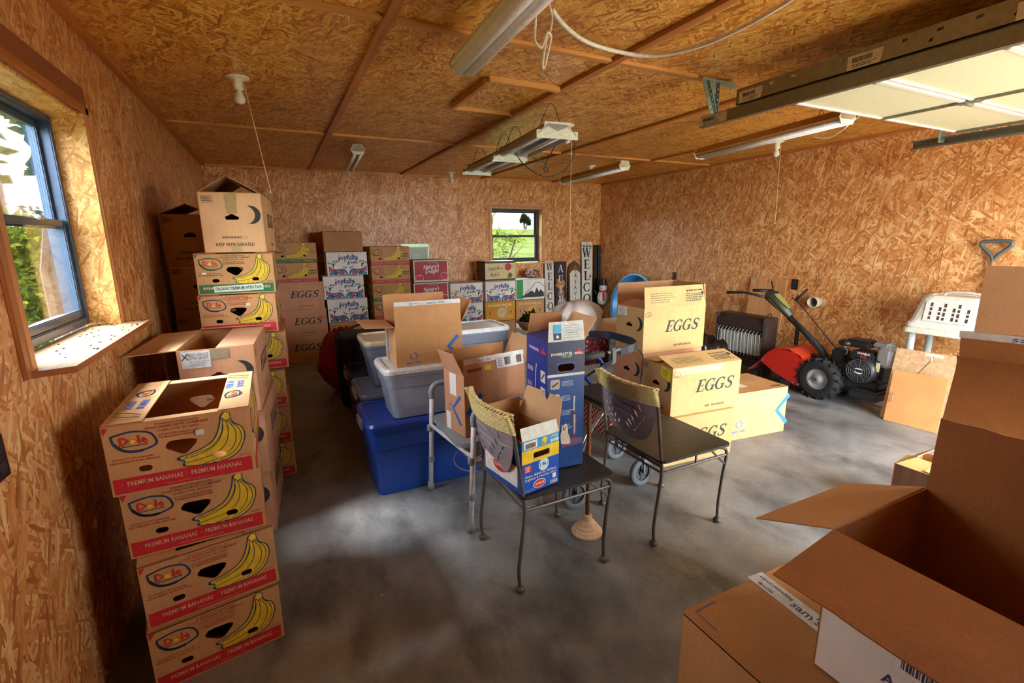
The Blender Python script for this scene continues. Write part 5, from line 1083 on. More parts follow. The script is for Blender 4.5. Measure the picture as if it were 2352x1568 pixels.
def outlet(label, loc, rz):
    r = thing('wall_outlet', label, 'outlet', loc, rz); BK = flat((40, 34, 38), .35)
    MB().bbox((0, .004, 0), (.072, .008, .116), BK, .003).build('cover_plate', r)
    for z in (-.025, .025): MB().plate(rrect(-.016, -.014, .016, .014, .008), [[(-.008, -.004), (-.005, -.004), (-.005, .006), (-.008, .006)], [(.005, -.004), (.008, -.004), (.008, .006), (.005, .006)]], .002, flat((58, 50, 54), .4), (0, .0105, z), (-1, 0, 0), (0, 0, 1)).build('socket', r)
    return r
outlet('dark wall outlet above the blue wading pool', (XR, 5.16, .969), rad(90)); outlet('dark wall outlet beside the plywood board', (XR, 3.358, .989), rad(90)); outlet('dark wall outlet under the blue framed window', (XL, 1.565, .975), rad(-90))
r = MB().lathe([(.052, 0), (.058, 0), (.058, .095), (.050, .095), (.050, .004)], flat((196, 192, 168), .45), 26, cap=False); r.lathe([(.056, .066), (.062, .068), (.062, .09), (.056, .092)], flat((202, 198, 172), .45), 26, cap=False)
r.lathe([(.0005, .002), (.052, .002)], flat((90, 78, 60), .8), 26, cap=False)
tag(r.build('pipe_stub', None, (XR, 3.088, .825), (0, rad(-90), 0), smooth=True), 'cream plastic pipe stub poking out of the right hand board wall', 'pipe')
# wading pool leaning on the wall
r = thing('wading_pool', 'sky blue plastic wading pool leaning on edge against the wall', 'pool', (4.93, 5.75, 0), 0); LB = flat((66, 158, 218), .35); Rm = Matrix.Rotation(rad(-90+8), 3, 'Y')
MB().lathe([(.005, 0), (.42, 0), (.44, .02), (.465, .16), (.475, .17), (.47, .18), (.455, .165), (.43, .03), (.41, .012), (.005, .012)], LB, 40, (.12, 0, .472), Rm, cap=False).build('basin', r, smooth=True)
MB().lathe([(.462, .165), (.49, .168), (.495, .18), (.485, .192), (.462, .186)], flat((120, 190, 232), .3), 40, (.12, 0, .472), Rm, cap=False).build('rim', r, smooth=True)
# ================================================================ signs on the back wall
def sign(label, x0, x1, H, face, edge, lean=3., peak=None, y=6.86, name='porch_sign'):
    r = thing(name, label, 'sign', ((x0+x1)/2, y, 0), rot=(rad(-lean), 0, 0)); w = x1-x0
    poly = [(-w/2, .0), (w/2, .0), (w/2, H), (-w/2, H)] if not peak else [(-w/2, 0), (w/2, 0), (w/2, H-peak), (w*.32, H-peak*.45), (0, H), (-w*.32, H-peak*.45), (-w/2, H-peak)]
    MB().plate(poly, [], .018, face, (0, 0, .002), (1, 0, 0), (0, 0, 1), edge).build('board', r); return r, w
OW = wood((214, 212, 198), .7, 2); r, w = sign('narrow white porch sign with black letters next to the fruit cartons', 4.005, 4.175, 1.155, OW, flat((120, 100, 80)))
def sign_letters(r, word, s_, sx, x0, y0, dy, m, l=1):
    for k, c in enumerate(word):
        p = Pr(); g, a = serif('M' if c == 'N' else c); [p.poly([((q0-a/2)*s_*sx+x0, y0-dy*k+q1*s_) for q0, q1 in q], m, l) for q in g]; p.build('letter', r, (0, 0, .002), (1, 0, 0), (0, 0, 1))
sign_letters(r, 'WELCOME', .125, .95, .01, 1.0, .165, INK); p = Pr()
for k in range(14): leafp(p, -.07+.012*(k % 3), .12+.05*k, .03, 60+40*(k % 3), flat((150, 90, 120)) if k % 2 else flat((96, 110, 120)), 2)
p.build('painted_vine', r, (0, 0, .002), (1, 0, 0), (0, 0, 1))
AW = flat((44, 42, 46), .7); r, w = sign('black porch sign with white letters and painted autumn decorations', 4.205, 4.43, 1.14, AW, wood((112, 80, 52), .7, 2), 3.2)
p = Pr(); p.poly([(.0, .80), (-.04, .86), (-.09, .84), (-.07, .79), (-.11, .74), (-.06, .70), (-.02, .66), (.05, .70), (.09, .76), (.06, .83)], flat((170, 120, 60)), 1); p.poly(ell(0, .60, .06, .09, 14), flat((150, 116, 84)), 1); p.poly(ell(.01, .42, .085, .12, 16), flat((150, 152, 146)), 1); p.poly(ell(.0, .20, .09, .12, 16), flat((120, 84, 84)), 1)
for k in range(5): leafp(p, -.06+.03*k, .30, .06, 60+20*k, flat((70, 84, 52)), 2)
p.build('painted_decoration', r, (0, 0, .002), (1, 0, 0), (0, 0, 1))
sign_letters(r, 'AUTUMN', .125, .9, 0, .96, .175, flat((216, 212, 204)), 3)
r, w = sign('arched nativity porch sign with a gold star and slim dark letters', 4.475, 4.735, 1.14, flat((92, 62, 40), .6), wood((92, 62, 40), .7, 2), 3.4, .12)
MB().plate([(-w*.40, .02), (w*.40, .02), (w*.40, .93), (w*.2, .985), (-w*.2, .985), (-w*.40, .93)], [], .006, OW, (0, -.0005, .002), (1, 0, 0), (0, 0, 1)).build('white_panel', r)
p = Pr(); 
for k in range(8): a = k*pi/4; L_ = .085 if k % 2 == 0 else .045; p.poly([(.014*cos(a+pi/8), 1.02+.014*sin(a+pi/8)), (L_*cos(a), 1.02+L_*1.1*sin(a)), (.014*cos(a-pi/8), 1.02+.014*sin(a-pi/8))], flat((206, 160, 60), .35, .5), 3)
p.text('A', 0, .865, .07, INK, l=2, shear=.2)
for k, c in enumerate('SAVIOR'): p.text(c, 0, .755-.1*k, .09, flat((70, 74, 74)), l=2)
p.text('is born', .0, .155, .06, flat((70, 74, 74)), l=2, shear=.2); p.build('lettering', r, (0, -.0075, .002), (1, 0, 0), (0, 0, 1))
r, w = sign('tall white porch sign with big black letters and red birds', 4.742, 4.957, 1.46, wood((220, 222, 206), .7, 2), flat((40, 40, 38)), 3.)
sign_letters(r, 'WELCOME', .155, 1.1, 0, 1.20, .198, INK); p = Pr()
for x, y in ((.06, .865), (.02, .44), (-.05, .245)): p.poly([(x-.025, y), (x, y+.025), (x+.012, y+.05), (x+.022, y+.02), (x+.03, y-.02), (x, y-.015)], flat((186, 46, 42)), 2)
for k in range(16): leafp(p, -.09+.012*k, 1.40+.012*sin(k*2), .035, -60-10*(k % 5), flat((70, 84, 66)), 2)
p.build('painted_birds', r, (0, 0, .002), (1, 0, 0), (0, 0, 1))
for k, (dx, lab) in enumerate(((0, 'dark green metal channel post leaning in the corner beside the tall white sign'), (.062, 'second dark metal channel post standing tight in the corner'))):
    mb = MB(); mb.plate([(-.025, -.02), (.025, -.02), (.025, .02), (.018, .02), (.018, -.012), (-.018, -.012), (-.018, .02), (-.025, .02)], [], 1.40, flat((44, 50, 46), .5, .2), (0, 0, 1.402), (1, 0, 0), (0, 1, 0)); o = mb.build('metal_post', None, (5.035+dx, 6.90-.02*k, 0), (rad(-2), 0, 0)); tag(o, lab, 'post')
r = thing('snowman_stake', 'small snowman yard stake with black hat and striped scarf in the corner', 'decoration', (4.96, 6.58, 0), rad(-50)); SN = flat((226, 226, 222), .6)
MB().box((0, 0, .22), (.012, .012, .44), flat((90, 70, 50))).build('stake', r); MB().lathe([(.02, .40), (.085, .43), (.10, .52), (.085, .60), (.06, .63)], SN, 16).build('body', r, smooth=True); MB().lathe([(.04, .62), (.068, .66), (.068, .71), (.04, .75)], SN, 16).build('head', r, smooth=True); MB().lathe([(.085, .742), (.085, .75), (.05, .75), (.048, .84), (.01, .842)], BLACK, 14, (.0, 0, .0)).build('hat', r)
MB().lathe([(.066, .615), (.078, .63), (.066, .65)], flat((186, 50, 46)), 14).build('scarf', r, smooth=True); MB().bbox((.03, -.09, .55), (.04, .012, .14), flat((186, 50, 46)), .004).build('scarf_tail', r); MB().tube([(0, -.065, .69), (0, -.115, .685)], [.011, .002], flat((220, 120, 40)), 6).build('nose', r)
for s in (-1, 1): MB().tube([(s*.09, 0, .56), (s*.15, -.01, .64)], .007, flat((60, 80, 46)), 6).build('arm', r)
FP = reg('floral', lambda n: (lambda t: (t.bsdf(t.ramp(t.n('TexVoronoi', Vector=t.coords(), Scale=26.).outputs['Distance'], [(.1, lin((196, 110, 70))), (.3, lin((206, 186, 160))), (.6, lin((110, 76, 70)))]), .8), t.m)[1])(NT(n)))
sack('floral_pillow', 'small floral patterned pillow lying on the mountain carton', (3.66, 6.70, .9145), (.13, .09, .07), FP, 31, amp=.15, cat='pillow')
# breaker panel
r = thing('breaker_panel', 'pale green metal breaker panel cover behind the tall banana stack', 'panel', (1.85, YB, 1.24)); MG = flat((150, 176, 150), .35, .3)
MB().bbox((0, -.006, 0), (.405, .012, .44), MG, .004).build('cover', r); MB().bbox((.015, -.015, -.01), (.345, .008, .37), flat((164, 188, 164), .4), .003).build('door', r)
for k in range(3):
    a_, b_ = .145-.03*k, .165-.03*k; MB().plate([(-a_, -b_), (a_, -b_), (a_, b_), (-a_, b_)], [[(-a_+.012, -b_+.012), (a_-.012, -b_+.012), (a_-.012, b_-.012), (-a_+.012, b_-.012)]], .003, flat((126, 150, 128), .4), (.015, -.0215, -.01), (1, 0, 0), (0, 0, 1)).build('embossed_ridge', r)
# ================================================================ tiller
r = thing('garden_tiller', 'red and black garden tiller with chunky tyres and olive handle console', 'tiller', (4.62, 2.6, 0)); OR = flat((212, 62, 34), .35); TB_ = flat((34, 36, 36), .45); RUB = flat((28, 28, 28), .8)
def tp(y, z, dx=0): return (dx, y-2.6, z)
for s in (-1, 1):
    cx = -.115 if s < 0 else .21
    tr_ = MB().lathe([(.095, -.05), (.15, -.062), (.182, -.05), (.19, -.02), (.19, .02), (.182, .05), (.15, .062), (.095, .05)], RUB, 32, (cx, -.005, .192), Matrix.Rotation(rad(90), 3, 'Y'), cap=False).build('tyre', r, smooth=True)
    lg = MB()
    for k in range(16):
        for q in (-1, 1):
            a = 2*pi*k/16+(.1 if q > 0 else .3); Rl = Matrix.Rotation(a, 3, 'X'); Rz = Matrix.Rotation(rad(28*q), 3, 'Z'); c = Rl @ Vector((q*.03, 0, .188)); lg.box(Vector((cx, -.005, .192))+c, (.062, .02, .022), RUB, Rl @ Rz)
    lg.build('tread_lugs', tr_)
    MB().lathe([(.018, -.05), (.03, -.046), (.05, -.025), (.085, -.03), (.098, -.052), (.10, -.04), (.09, .05)], flat((176, 182, 184), .4, .5), 26, (cx, -.005, .192), Matrix.Rotation(rad(90), 3, 'Y')).build('rim', tr_, smooth=True)
    MB().lathe([(.014, -.07), (.014, -.03)], STEEL_D, 10, (cx, -.005, .192), Matrix.Rotation(rad(90), 3, 'Y')).build('axle_nut', tr_)
# tine shield: half drum + side plate
sh = MB(); out = [(3.19, .24), (3.16, .30), (3.10, .36), (3.0, .405), (2.86, .40), (2.74, .33), (2.70, .23), (2.715, .12), (2.74, .085), (2.80, .075), (3.06, .17)]
prof = [(3.18, .27), (3.12, .345), (3.02, .405), (2.90, .415), (2.78, .37), (2.70, .26), (2.69, .15), (2.73, .09)]
P = []
for y, z in prof: P += [tp(y, z, -.15), tp(y, z, .25)]
sh.add(P, [(2*i, 2*i+1, 2*i+3, 2*i+2) for i in range(len(prof)-1)], OR); o = sh.build('tine_hood', r); o.modifiers.new('t', 'SOLIDIFY').thickness = .006
for dx in (-.156, .256): MB().plate([(-(y-2.6), z) for y, z in out], [], .008, flat((196, 44, 30), .35), (dx, 0, 0), (0, -1, 0), (0, 0, 1)).build('hood_side', r)
for y, z in ((3.16, .265), (2.81, .105), (2.76, .10)): MB().lathe([(.011, 0), (.011, .012)], STEEL, 8, tp(y, z, -.168), Matrix.Rotation(rad(-90), 3, 'Y')).build('bolt', r)
MB().plate([(0, 0), (.40, 0), (.40, .20), (0, .20)], [], .006, flat((150, 60, 40), .5), tp(3.19, .25, -.15), (1, 0, 0), (0, .72, -.69)).build('drag_flap', r)
for k in range(4):
    t_ = MB()
    for q in range(4): a = q*pi/2+k*.4; t_.box(Vector(tp(2.94, .14, -.08+.085*k))+Vector((0, .08*cos(a), .08*sin(a))), (.02, .05, .11), STEEL_D, Matrix.Rotation(a, 3, 'X'))
    t_.build('tine', r)
MB().bbox(tp(2.75, .30, .05), (.13, .34, .16), TB_, .02).build('gear_case', r); MB().bbox(tp(2.42, .215, .05), (.20, .56, .07), TB_, .012).build('engine_deck', r); MB().bbox(tp(2.22, .14, .04), (.34, .24, .09), flat((30, 32, 36), .5), .02).build('bumper', r)
MB().plate([(-.02, .10), (.11, .05), (.24, .12), (.27, .24), (.10, .33), (-.08, .33)], [], .012, TB_, (-.06, -.27, .05), (0, 1, 0), (0, 0, 1)).build('belt_cover', r)
# engine
MB().bbox(tp(2.26, .36, .05), (.20, .27, .24), flat((36, 37, 40), .4), .03).build('engine_block', r)
fc = MB().lathe([(.005, .062), (.07, .062), (.10, .055), (.118, .03), (.122, 0)], flat((34, 36, 42), .4), 28, tp(2.275, .345, -.05), Matrix.Rotation(rad(-90), 3, 'Y')).build('fan_cover', r, smooth=True)
for k in range(5): MB().tube([(-.114-.0, -.325+(.03+.018*k)*cos(j*pi/12), .345+(.03+.018*k)*sin(j*pi/12)) for j in range(24)], .0032, flat((70, 72, 76), .4), 5, closed=True).build('fan_grille_ring', fc)
for k in range(12): a = k*pi/6; MB().tube([(-.114, -.325+.03*cos(a), .345+.03*sin(a)), (-.112, -.325+.10*cos(a), .345+.10*sin(a))], .0028, flat((70, 72, 76), .4), 5).build('fan_grille_spoke', fc)
p = Pr(); p.poly(ell(0, .012, .034, .014, 14, 0, 190), flat((206, 208, 210)), 1); p.poly(ell(0, -.012, .034, .014, 14, 170, 370), flat((206, 208, 210)), 1); p.build('engine_badge', fc, (-.116, -.325, .345), (0, -1, 0), (0, 0, 1))
MB().bbox(tp(2.30, .465, .02), (.20, .19, .09), flat((38, 38, 42), .35), .02).build('shroud', r)
p = Pr(); p.text('HONDA', 0, .012, .03, WHITE, bold=.02, w=.10); p.text('GC', 0, -.016, .028, DOLE_RED, bold=.03, shear=.3, w=.06); p.text('160', 0, -.034, .014, flat((180, 180, 180)), w=.03); p.build('engine_lettering', r, tp(2.27, .475, -.0815), (0, -1, 0), (0, 0, 1))
MB().bbox(tp(2.37, .56, .06), (.17, .21, .07), flat((28, 29, 30), .4), .02).build('fuel_tank', r); MB().bbox(tp(2.50, .42, .0), (.13, .11, .16), flat((26, 28, 30), .45), .02).build('air_filter_box', r); MB().lathe([(.05, 0), (.056, .01), (.056, .035), (.03, .05)], BLACK, 18, tp(2.47, .53, .0)).build('fuel_cap', r, smooth=True)
MB().bbox(tp(2.14, .48, .04), (.17, .11, .17), flat((176, 180, 184), .3, .7), .02).build('muffler', r); MB().bbox(tp(2.20, .57, .08), (.14, .12, .05), flat((176, 180, 184), .3, .7), .014).build('exhaust_shield', r)
MB().tube([tp(2.42, .46, -.07), tp(2.40, .50, -.09), tp(2.44, .535, -.08)], .006, STEEL, 6).build('throttle_linkage', r)
MB().bbox(tp(2.155, .40, -.07), (.004, .03, .08), flat((214, 206, 160)), .001).build('warning_label', r)
# handle
MB().tube(spline([tp(2.62, .33, .04), tp(2.72, .45, .03), tp(2.88, .60, 0), tp(3.02, .715, -.02)], 5), [.035]*8+[.03]*8, TB_, 8).build('handle_stalk', r, smooth=True)
cs = MB(); OL = flat((70, 76, 58), .5); loft(cs, [[tp(y, z, x*k) for x, k2 in ((-1, 0), (-.7, 0), (.7, 0), (1, 0)) for _ in (0,)] for y, z, k in ()] or [[(0, 0, 0)]], OL) if 0 else None
ax = (Vector(tp(3.26, .925))-Vector(tp(2.99, .70))).normalized(); up_ = Vector((1, 0, 0)).cross(ax); R2 = Matrix((Vector((1, 0, 0)), ax, up_)).transposed()
bm = bmesh.new(); bmesh.ops.create_cube(bm, size=1)
for v in bm.verts: k = 1.15 if v.co.y > 0 else .62; v.co = Vector((v.co.x*.155*k, v.co.y*.36, v.co.z*.09*k))
bmesh.ops.bevel(bm, geom=bm.edges[:], offset=.03, segments=3, affect='EDGES')
mb = MB(); mb.bm(bm, OL, Vector(tp(3.125, .82, -.02)), R2); con = mb.build('console', r, smooth=True)
MB().plate([(-.025, -.10), (.025, -.10), (.045, .06), (.04, .10), (-.04, .10), (-.045, .06)], [], .004, flat((142, 150, 82), .5), Vector(tp(3.125, .82, -.02))+R2 @ Vector((0, .02, .051)), R2 @ Vector((1, 0, 0)), R2 @ Vector((0, 1, 0))).build('console_decal', con)
MB().plate([(-.05, -.11), (.06, -.11), (.055, .08), (-.045, .10)], [], .003, flat((142, 150, 82), .5), Vector(tp(3.125, .82, -.108)), Vector((0, -.62, -.5)).normalized()*1., Vector((0, .77, .64)).normalized()).build('console_decal', con)
for s in (-1, 1):
    x1_ = -.20 if s < 0 else .22
    MB().tube(spline([tp(3.22, .885, x1_*.2), tp(3.29, .91, x1_*.7), tp(3.42, .935, x1_), tp(3.62, .918, x1_)], 6), .012, TB_, 8).build('handlebar', r, smooth=True)
    MB().tube([tp(3.49, .929, x1_), tp(3.635, .917, x1_)], .017, RUB, 10).build('hand_grip', r, smooth=True)
MB().tube([tp(3.20, .93, -.03), tp(3.24, 1.06, -.04)], [.012, .007], BLACK, 8).build('control_lever', r, smooth=True); MB().tube([tp(3.26, .955, -.05), tp(3.36, .955, -.12)], .013, flat((40, 42, 60), .4), 8).build('control_lever', r, smooth=True)
MB().tube(spline([tp(3.06, .90, .05), tp(3.0, .86, .06), tp(2.92, .79, .06), tp(2.53, .43, .04)], 6), .005, TB_, 6).build('shift_rod', r, smooth=True); MB().tube([tp(3.02, .88, .05), tp(2.92, 1.0, .06)], .012, RUB, 8).build('shift_grip', r, smooth=True)
MB().tube(spline([tp(3.0, .73, -.03), tp(2.86, .62, -.045), tp(2.66, .42, -.05), tp(2.5, .34, -.05)], 6), .005, BLACK, 6).build('control_cable', r, smooth=True)
mb = MB(); mb.plate([(-.02, .0), (.02, .0), (.02, .24), (-.02, .24)], [ell(0, .04+.035*k, .007, .007, 8) for k in range(6)], .008, TB_, tp(3.0, .38, .10), (0, -1, 0), (0, 0, 1)); mb.build('depth_stake', r)
# ================================================================ pet carrier on plastic stand, boards, shovel
PW = flat((222, 224, 216), .4)
r = thing('plastic_stand', 'white plastic side table with grey tube legs beside the tiller', 'table', (4.86, 1.79, 0)); loft(mb := MB(), [ring(.40, .56, .72, .04), ring(.42, .58, .725, .05), ring(.42, .58, .755, .05), ring(.40, .56, .765, .05)], flat((226, 222, 206), .4)); mb.build('table_top', r)
for sx in (-1, 1):
    for sy in (-1, 1): MB().tube([(sx*.15, sy*.23, 0), (sx*.15, sy*.23, .72)], .026, flat((176, 190, 190), .35), 12).build('leg', r, smooth=True)
r = thing('pet_carrier', 'upper shell of a white pet carrier with vent slots', 'pet carrier', (4.86, 1.79, .766))
loft(mb := MB(), [ring(.40, .56, 0, .06), ring(.41, .57, .012, .06), ring(.40, .56, .035, .06), ring(.37, .53, .06, .07), ring(.31, .45, .24, .08), ring(.27, .40, .265, .08), ring(.22, .36, .27, .07), ring(.20, .34, .262, .06)], PW); mb.build('shell', r)
nrm = Vector((-1, 0, .167)).normalized(); Wv = Vector((.03, 0, .18)).normalized(); hs = []
for i in range(6):
    x = .03+.044*i+(.014 if i % 2 else 0); y = .015; k = i
    while y < .125: L_ = .03 if k % 2 else .022; hs.append([(x+.1*y*0, y), (x+.018, y), (x+.018, y+L_), (x, y+L_)]); y += L_+.010; k += 1
MB().plate([(0, 0), (.30, 0), (.30, .155), (0, .155)], hs, .003, PW, (-.193, .16, .066), (0, -1, 0), Wv, flat((120, 120, 116))).build('vent_panel', r)
MB().plate([(.01, .006), (.29, .006), (.29, .15), (.01, .15)], [], .002, flat((92, 70, 60), .8), (-.1885, .16, .066), (0, -1, 0), Wv).build('vent_shade_sheet', r)  # added dark sheet, painted shade for the hollow inside behind the slots
MB().tube(spline([(0, -.12, .262), (0, -.10, .285), (0, 0, .292), (0, .10, .285), (0, .12, .262)], 5), .011, flat((206, 206, 196), .4), 8).build('carry_handle', r, smooth=True)
def lean_board(name, label, b0_, b1_, hgt, lean, m, cat='board'):
    b0_, b1_ = Vector(b0_), Vector(b1_); U = (b1_-b0_); L = U.length; U.normalize(); N = U.cross(Vector((0, 0, 1))); W = (Vector((0, 0, 1))*cos(rad(lean))-N*sin(rad(lean)))
    r = MB().plate([(0, 0), (L, 0), (L, hgt), (0, hgt)], [], .008, m, (0, 0, .009*sin(rad(lean))+.001), U, W).build(name, None, b0_); tag(r, label, cat); return r, U, W, L
bo, U, W, L = lean_board('fibreboard_panel', 'tall pale fibreboard panel with a taped wire leaning on the stand', (4.475, 2.05, 0), (4.52, 1.56, 0), .60, 13, flat((196, 160, 120), .7, var=.1))
p = Pr(); p.rect(.19, .568, .31, .592, flat((220, 214, 190)), 1); p.stroke([(v.x, v.y) for v in spline([(.25, .57, 0), (.23, .52, 0), (.20, .46, 0), (.17, .40, 0)], 4)], .004, flat((70, 54, 46)), 2); p.rect(.236, .535, .246, .565, WHITE, 3); p.build('taped_wire', bo, (0, 0, .003), U, W)
bo, U, W, L = lean_board('fibreboard_panel', 'orange brown hardboard square with a metal handle leaning on the paler panel', (4.432, 2.0, 0), (4.465, 1.65, 0), .43, 7, card((214, 152, 92)))
ho = MB(); ho.tube([Vector((0, 0, .003))+U*.035+W*q+U.cross(W)*d_ for q, d_ in ((.17, 0), (.17, .02), (.235, .02), (.235, 0))], .004, CHROME, 6); ho.build('pull_handle', bo)
r = thing('shovel', 'grey D grip shovel leaning on the wall behind the pet carrier', 'shovel', (5.11, 1.76, 0)); GR = flat((84, 94, 92), .45); tx_ = (0, -.02, 1.32)
MB().tube([(0, 0, .30), tx_], .016, wood((176, 136, 88), .6, 2), 8).build('shaft', r, smooth=True)
MB().tube(spline([(0, -.02, 1.29), (0, .0, 1.345), (0, .06, 1.41), (0, .07, 1.435), (0, .05, 1.452), (0, -.09, 1.455), (0, -.108, 1.438), (0, -.10, 1.41), (0, -.04, 1.345), (0, -.02, 1.29)], 4), .0145, GR, 8).build('d_grip', r, smooth=True)
MB().plate([(-.09, 0), (0, -.0), (.09, 0), (.11, .28), (.03, .31), (-.03, .31), (-.11, .28)], [], .004, STEEL_D, (-.01, 0, .002), (0, -1, 0), (0, 0, 1)).build('blade', r)
r = thing('wood_grain_carton', 'small wood grain printed box on the floor behind the foreground cartons', 'box', (3.05, 1.10, 0)); WG = wood((104, 72, 52), .6, 2); body(r, .30, .25, .30, WG, KRAFT_IN)
flap(r, .30, .25, .30, 'l', .12, 12, KRAFT_Y, KRAFT_Y); flap(r, .30, .25, .30, 'f', .12, 6, KRAFT_Y, KRAFT_Y); flap(r, .30, .25, .30, 'b', .12, 40, KRAFT_Y, KRAFT_Y)
# ================================================================ ceiling lights
TUBE = flat((246, 248, 250), .3); CRM = flat((226, 226, 196), .4); LWH = flat((222, 222, 218), .4)
def wrap_light(name, label, c, L, W, rz, hang, top=LWH, tilt=0, tr=.0165, tm=TUBE):
    "twin tube strip light: origin at the middle of the underside, long axis local y"
    r = thing(name, label, 'light', c, rot=(rad(tilt), 0, rz))
    MB().plate([(-W/2, .012), (-W/2+.01, 0), (W/2-.01, 0), (W/2, .012), (W*.30, .055), (-W*.30, .055)], [], L, top, (0, -L/2, .0), (1, 0, 0), (0, 0, 1)).build('housing', r)
    for s in (-1, 1): MB().plate([(-W/2-.004, .012), (-W*.36, -.028), (W*.36, -.028), (W/2+.004, .012), (W*.32, .06), (-W*.32, .06)], [], .006, CRM, (0, s*L/2+(.0 if s < 0 else .006), 0), (1, 0, 0), (0, 0, 1)).build('end_cap', r)
    for s in (-1, 1): MB().tube([(s*W*.24, -L/2+.01, -.012), (s*W*.24, L/2-.01, -.012)], tr, tm, 16).build('tube_lamp', r, smooth=True)
    MB().plate([(-.012, 0), (0, -.022), (.012, 0)], [], L-.02, LWH, (0, -L/2+.01, .0), (1, 0, 0), (0, 0, 1)).build('reflector_ridge', r)
    for y in (-L*.36, L*.36):
        if hang > .01: MB().tube([(-W*.2, y, .055), (0, y, .055+hang), (W*.2, y, .055)], .0018, flat((90, 84, 60), .5), 5).build('hanger_wire', r)
    return r
wrap_light('strip_light', 'white twin tube strip light with a white cord hanging near the hatch', (.868, 1.72, 2.305), 1.22, .125, rad(-2.5), ZC-2.305-.055-.0, tr=.029, tm=flat((244, 244, 246), .35))
wrap_light('strip_light', 'small grey twin tube strip light hanging off the batten over the apple cartons', (.815, 5.32, 2.30), 1.22, .12, rad(-4), .03, STEEL, 0)
wrap_light('strip_light', 'dusty strip light in front of the back window', (3.27, 4.62, 2.20), 1.30, .125, rad(-5), .05, flat((186, 140, 84), .6))
wrap_light('strip_light', 'dusty long strip light hanging beside the raised garage door', (3.235, 2.48, 2.185), 1.29, .125, rad(-8.5), .05, flat((186, 140, 84), .6))
def shop_light(label, c, L, rz):
    r = thing('shop_light', label, 'light', c, rot=(0, 0, rz)); W = .29; SH = flat((172, 176, 176), .28, .6); BT = flat((150, 116, 64), .6)
    MB().plate([(-W/2, 0), (-W*.25, .055), (0, .025), (W*.25, .055), (W/2, 0), (W/2, .006), (W*.27, .07), (-W*.27, .07), (-W/2, .006)], [], L, SH, (0, -L/2, 0), (1, 0, 0), (0, 0, 1)).build('reflector', r)
    MB().box((0, 0, .077), (W*.5, L*.98, .012), BT).build('housing_top', r)
    for s in (-1, 1): MB().plate([(-W/2-.01, -.022), (W/2+.01, -.022), (W/2+.01, .03), (W*.36, .03), (W*.33, .085), (-W*.33, .085), (-W*.36, .03), (-W/2-.01, .03)], [], .012, flat((218, 226, 206), .4), (0, s*L/2+(0 if s < 0 else .012), 0), (1, 0, 0), (0, 0, 1)).build('end_plate', r)
    for s in (-1, 1): MB().tube([(s*W*.25, -L/2+.01, .018), (s*W*.25, L/2-.01, .018)], .0165, TUBE, 10).build('tube_lamp', r, smooth=True)
    for y in (-L*.38, L*.38): MB().tube(spline([(-W*.28, y, .08), (-.03, y, ZC-c[2]-.03), (0, y, ZC-c[2]-.005), (.03, y, ZC-c[2]-.03), (W*.28, y, .08)], 4), .0028, flat((60, 70, 48), .5), 5).build('hanger_wire', r)
    return r
shop_light('cream shop light hanging on wires nearest the bare bulb in the middle', (1.86, 3.42, 2.195), .92, rad(-6)); shop_light('cream shop light hanging on wires end to end behind its twin', (1.94, 4.36, 2.185), .88, rad(-4))
def cord(label, pts, rad_, m, name='cord', cat='cord'): return tag(MB().tube(spline(pts, 8), rad_, m, 7).build(name, None, smooth=True), label, cat)
BKC = flat((50, 54, 40), .5)
cord('dark power cord looping under the cream shop lights', [ony(1190, 362, 3.75), ony(1212, 385, 3.72), ony(1250, 406, 3.68), ony(1290, 396, 3.64), ony(1313, 370, 3.62), ony(1321, 338, 3.60), ony(1312, 300, 3.58)], .005, BKC)
cord('dark power cord tied in a bundle under the cream shop lights', [ony(1222, 360, 3.7), ony(1243, 370, 3.7), ony(1254, 378, 3.7), ony(1249, 388, 3.7), ony(1253, 394, 3.69), ony(1260, 390, 3.69), ony(1253, 378, 3.69), ony(1260, 362, 3.68), ony(1275, 335, 3.6)], .0045, BKC)
def bulb(label, x, y, string=None, lit=True):
    r = thing('bulb_socket', label, 'light', (x, y, ZC)); PO = flat((226, 222, 204), .35)
    MB().lathe([(.06, 0), (.062, -.008), (.05, -.014), (.026, -.022), (.026, -.06), (.028, -.07)], PO, 24).build('porcelain_base', r, smooth=True)
    MB().lathe([(.013, -.06), (.014, -.078), (.026, -.10), (.030, -.118), (.024, -.138), (.003, -.147)], flat((226, 228, 222), .2), 18).build('bulb', r, smooth=True)
    if string:
        MB().tube([(.03, -.02, -.04), (.03+string[0], -.02+string[1], -string[2])], .0026, flat((226, 190, 130), .6), 5).build('pull_string', r); MB().lathe([(.002, -.006), (.006, 0), (.002, .01)], flat((210, 200, 170), .5), 8, (.03+string[0], -.02+string[1], -string[2]-.008)).build('string_bead', r)
    return r
bulb('bare bulb in a porcelain holder with a pull string over the tall carton stack', -.089, 3.342, (.075, 0, .62)); bulb('small bare bulb in a porcelain holder near the back wall', 2.299, 6.556); bulb('bare bulb in a porcelain holder behind the cream shop light', 2.273, 3.566, (.0, .0, .95)); bulb('porcelain bulb holder above the dusty light with a thin pull string', 4.55, 3.31, (.03, 0, .78)); bulb('porcelain bulb holder on the ceiling behind the strip light facing the back window', 3.76, 5.32)
WC = flat((226, 222, 208), .4)
cord('thick white cable sagging across the ceiling from the nearest strip light', [onz(1268, 22, 2.365), onz(1300, 62, 2.37), onz(1350, 97, 2.38), onz(1421, 119, 2.392), onz(1500, 128, 2.375), onz(1600, 108, 2.36), onz(1700, 66, 2.36), onz(1815, 0, 2.37), onz(1930, -80, 2.40)], .0095, WC, 'cable', 'cable')
q = lambda a, b: onz(a, b, 1.5+.80*(60/ max(1, 60)) ) if 0 else ony(a, b, 1.75)
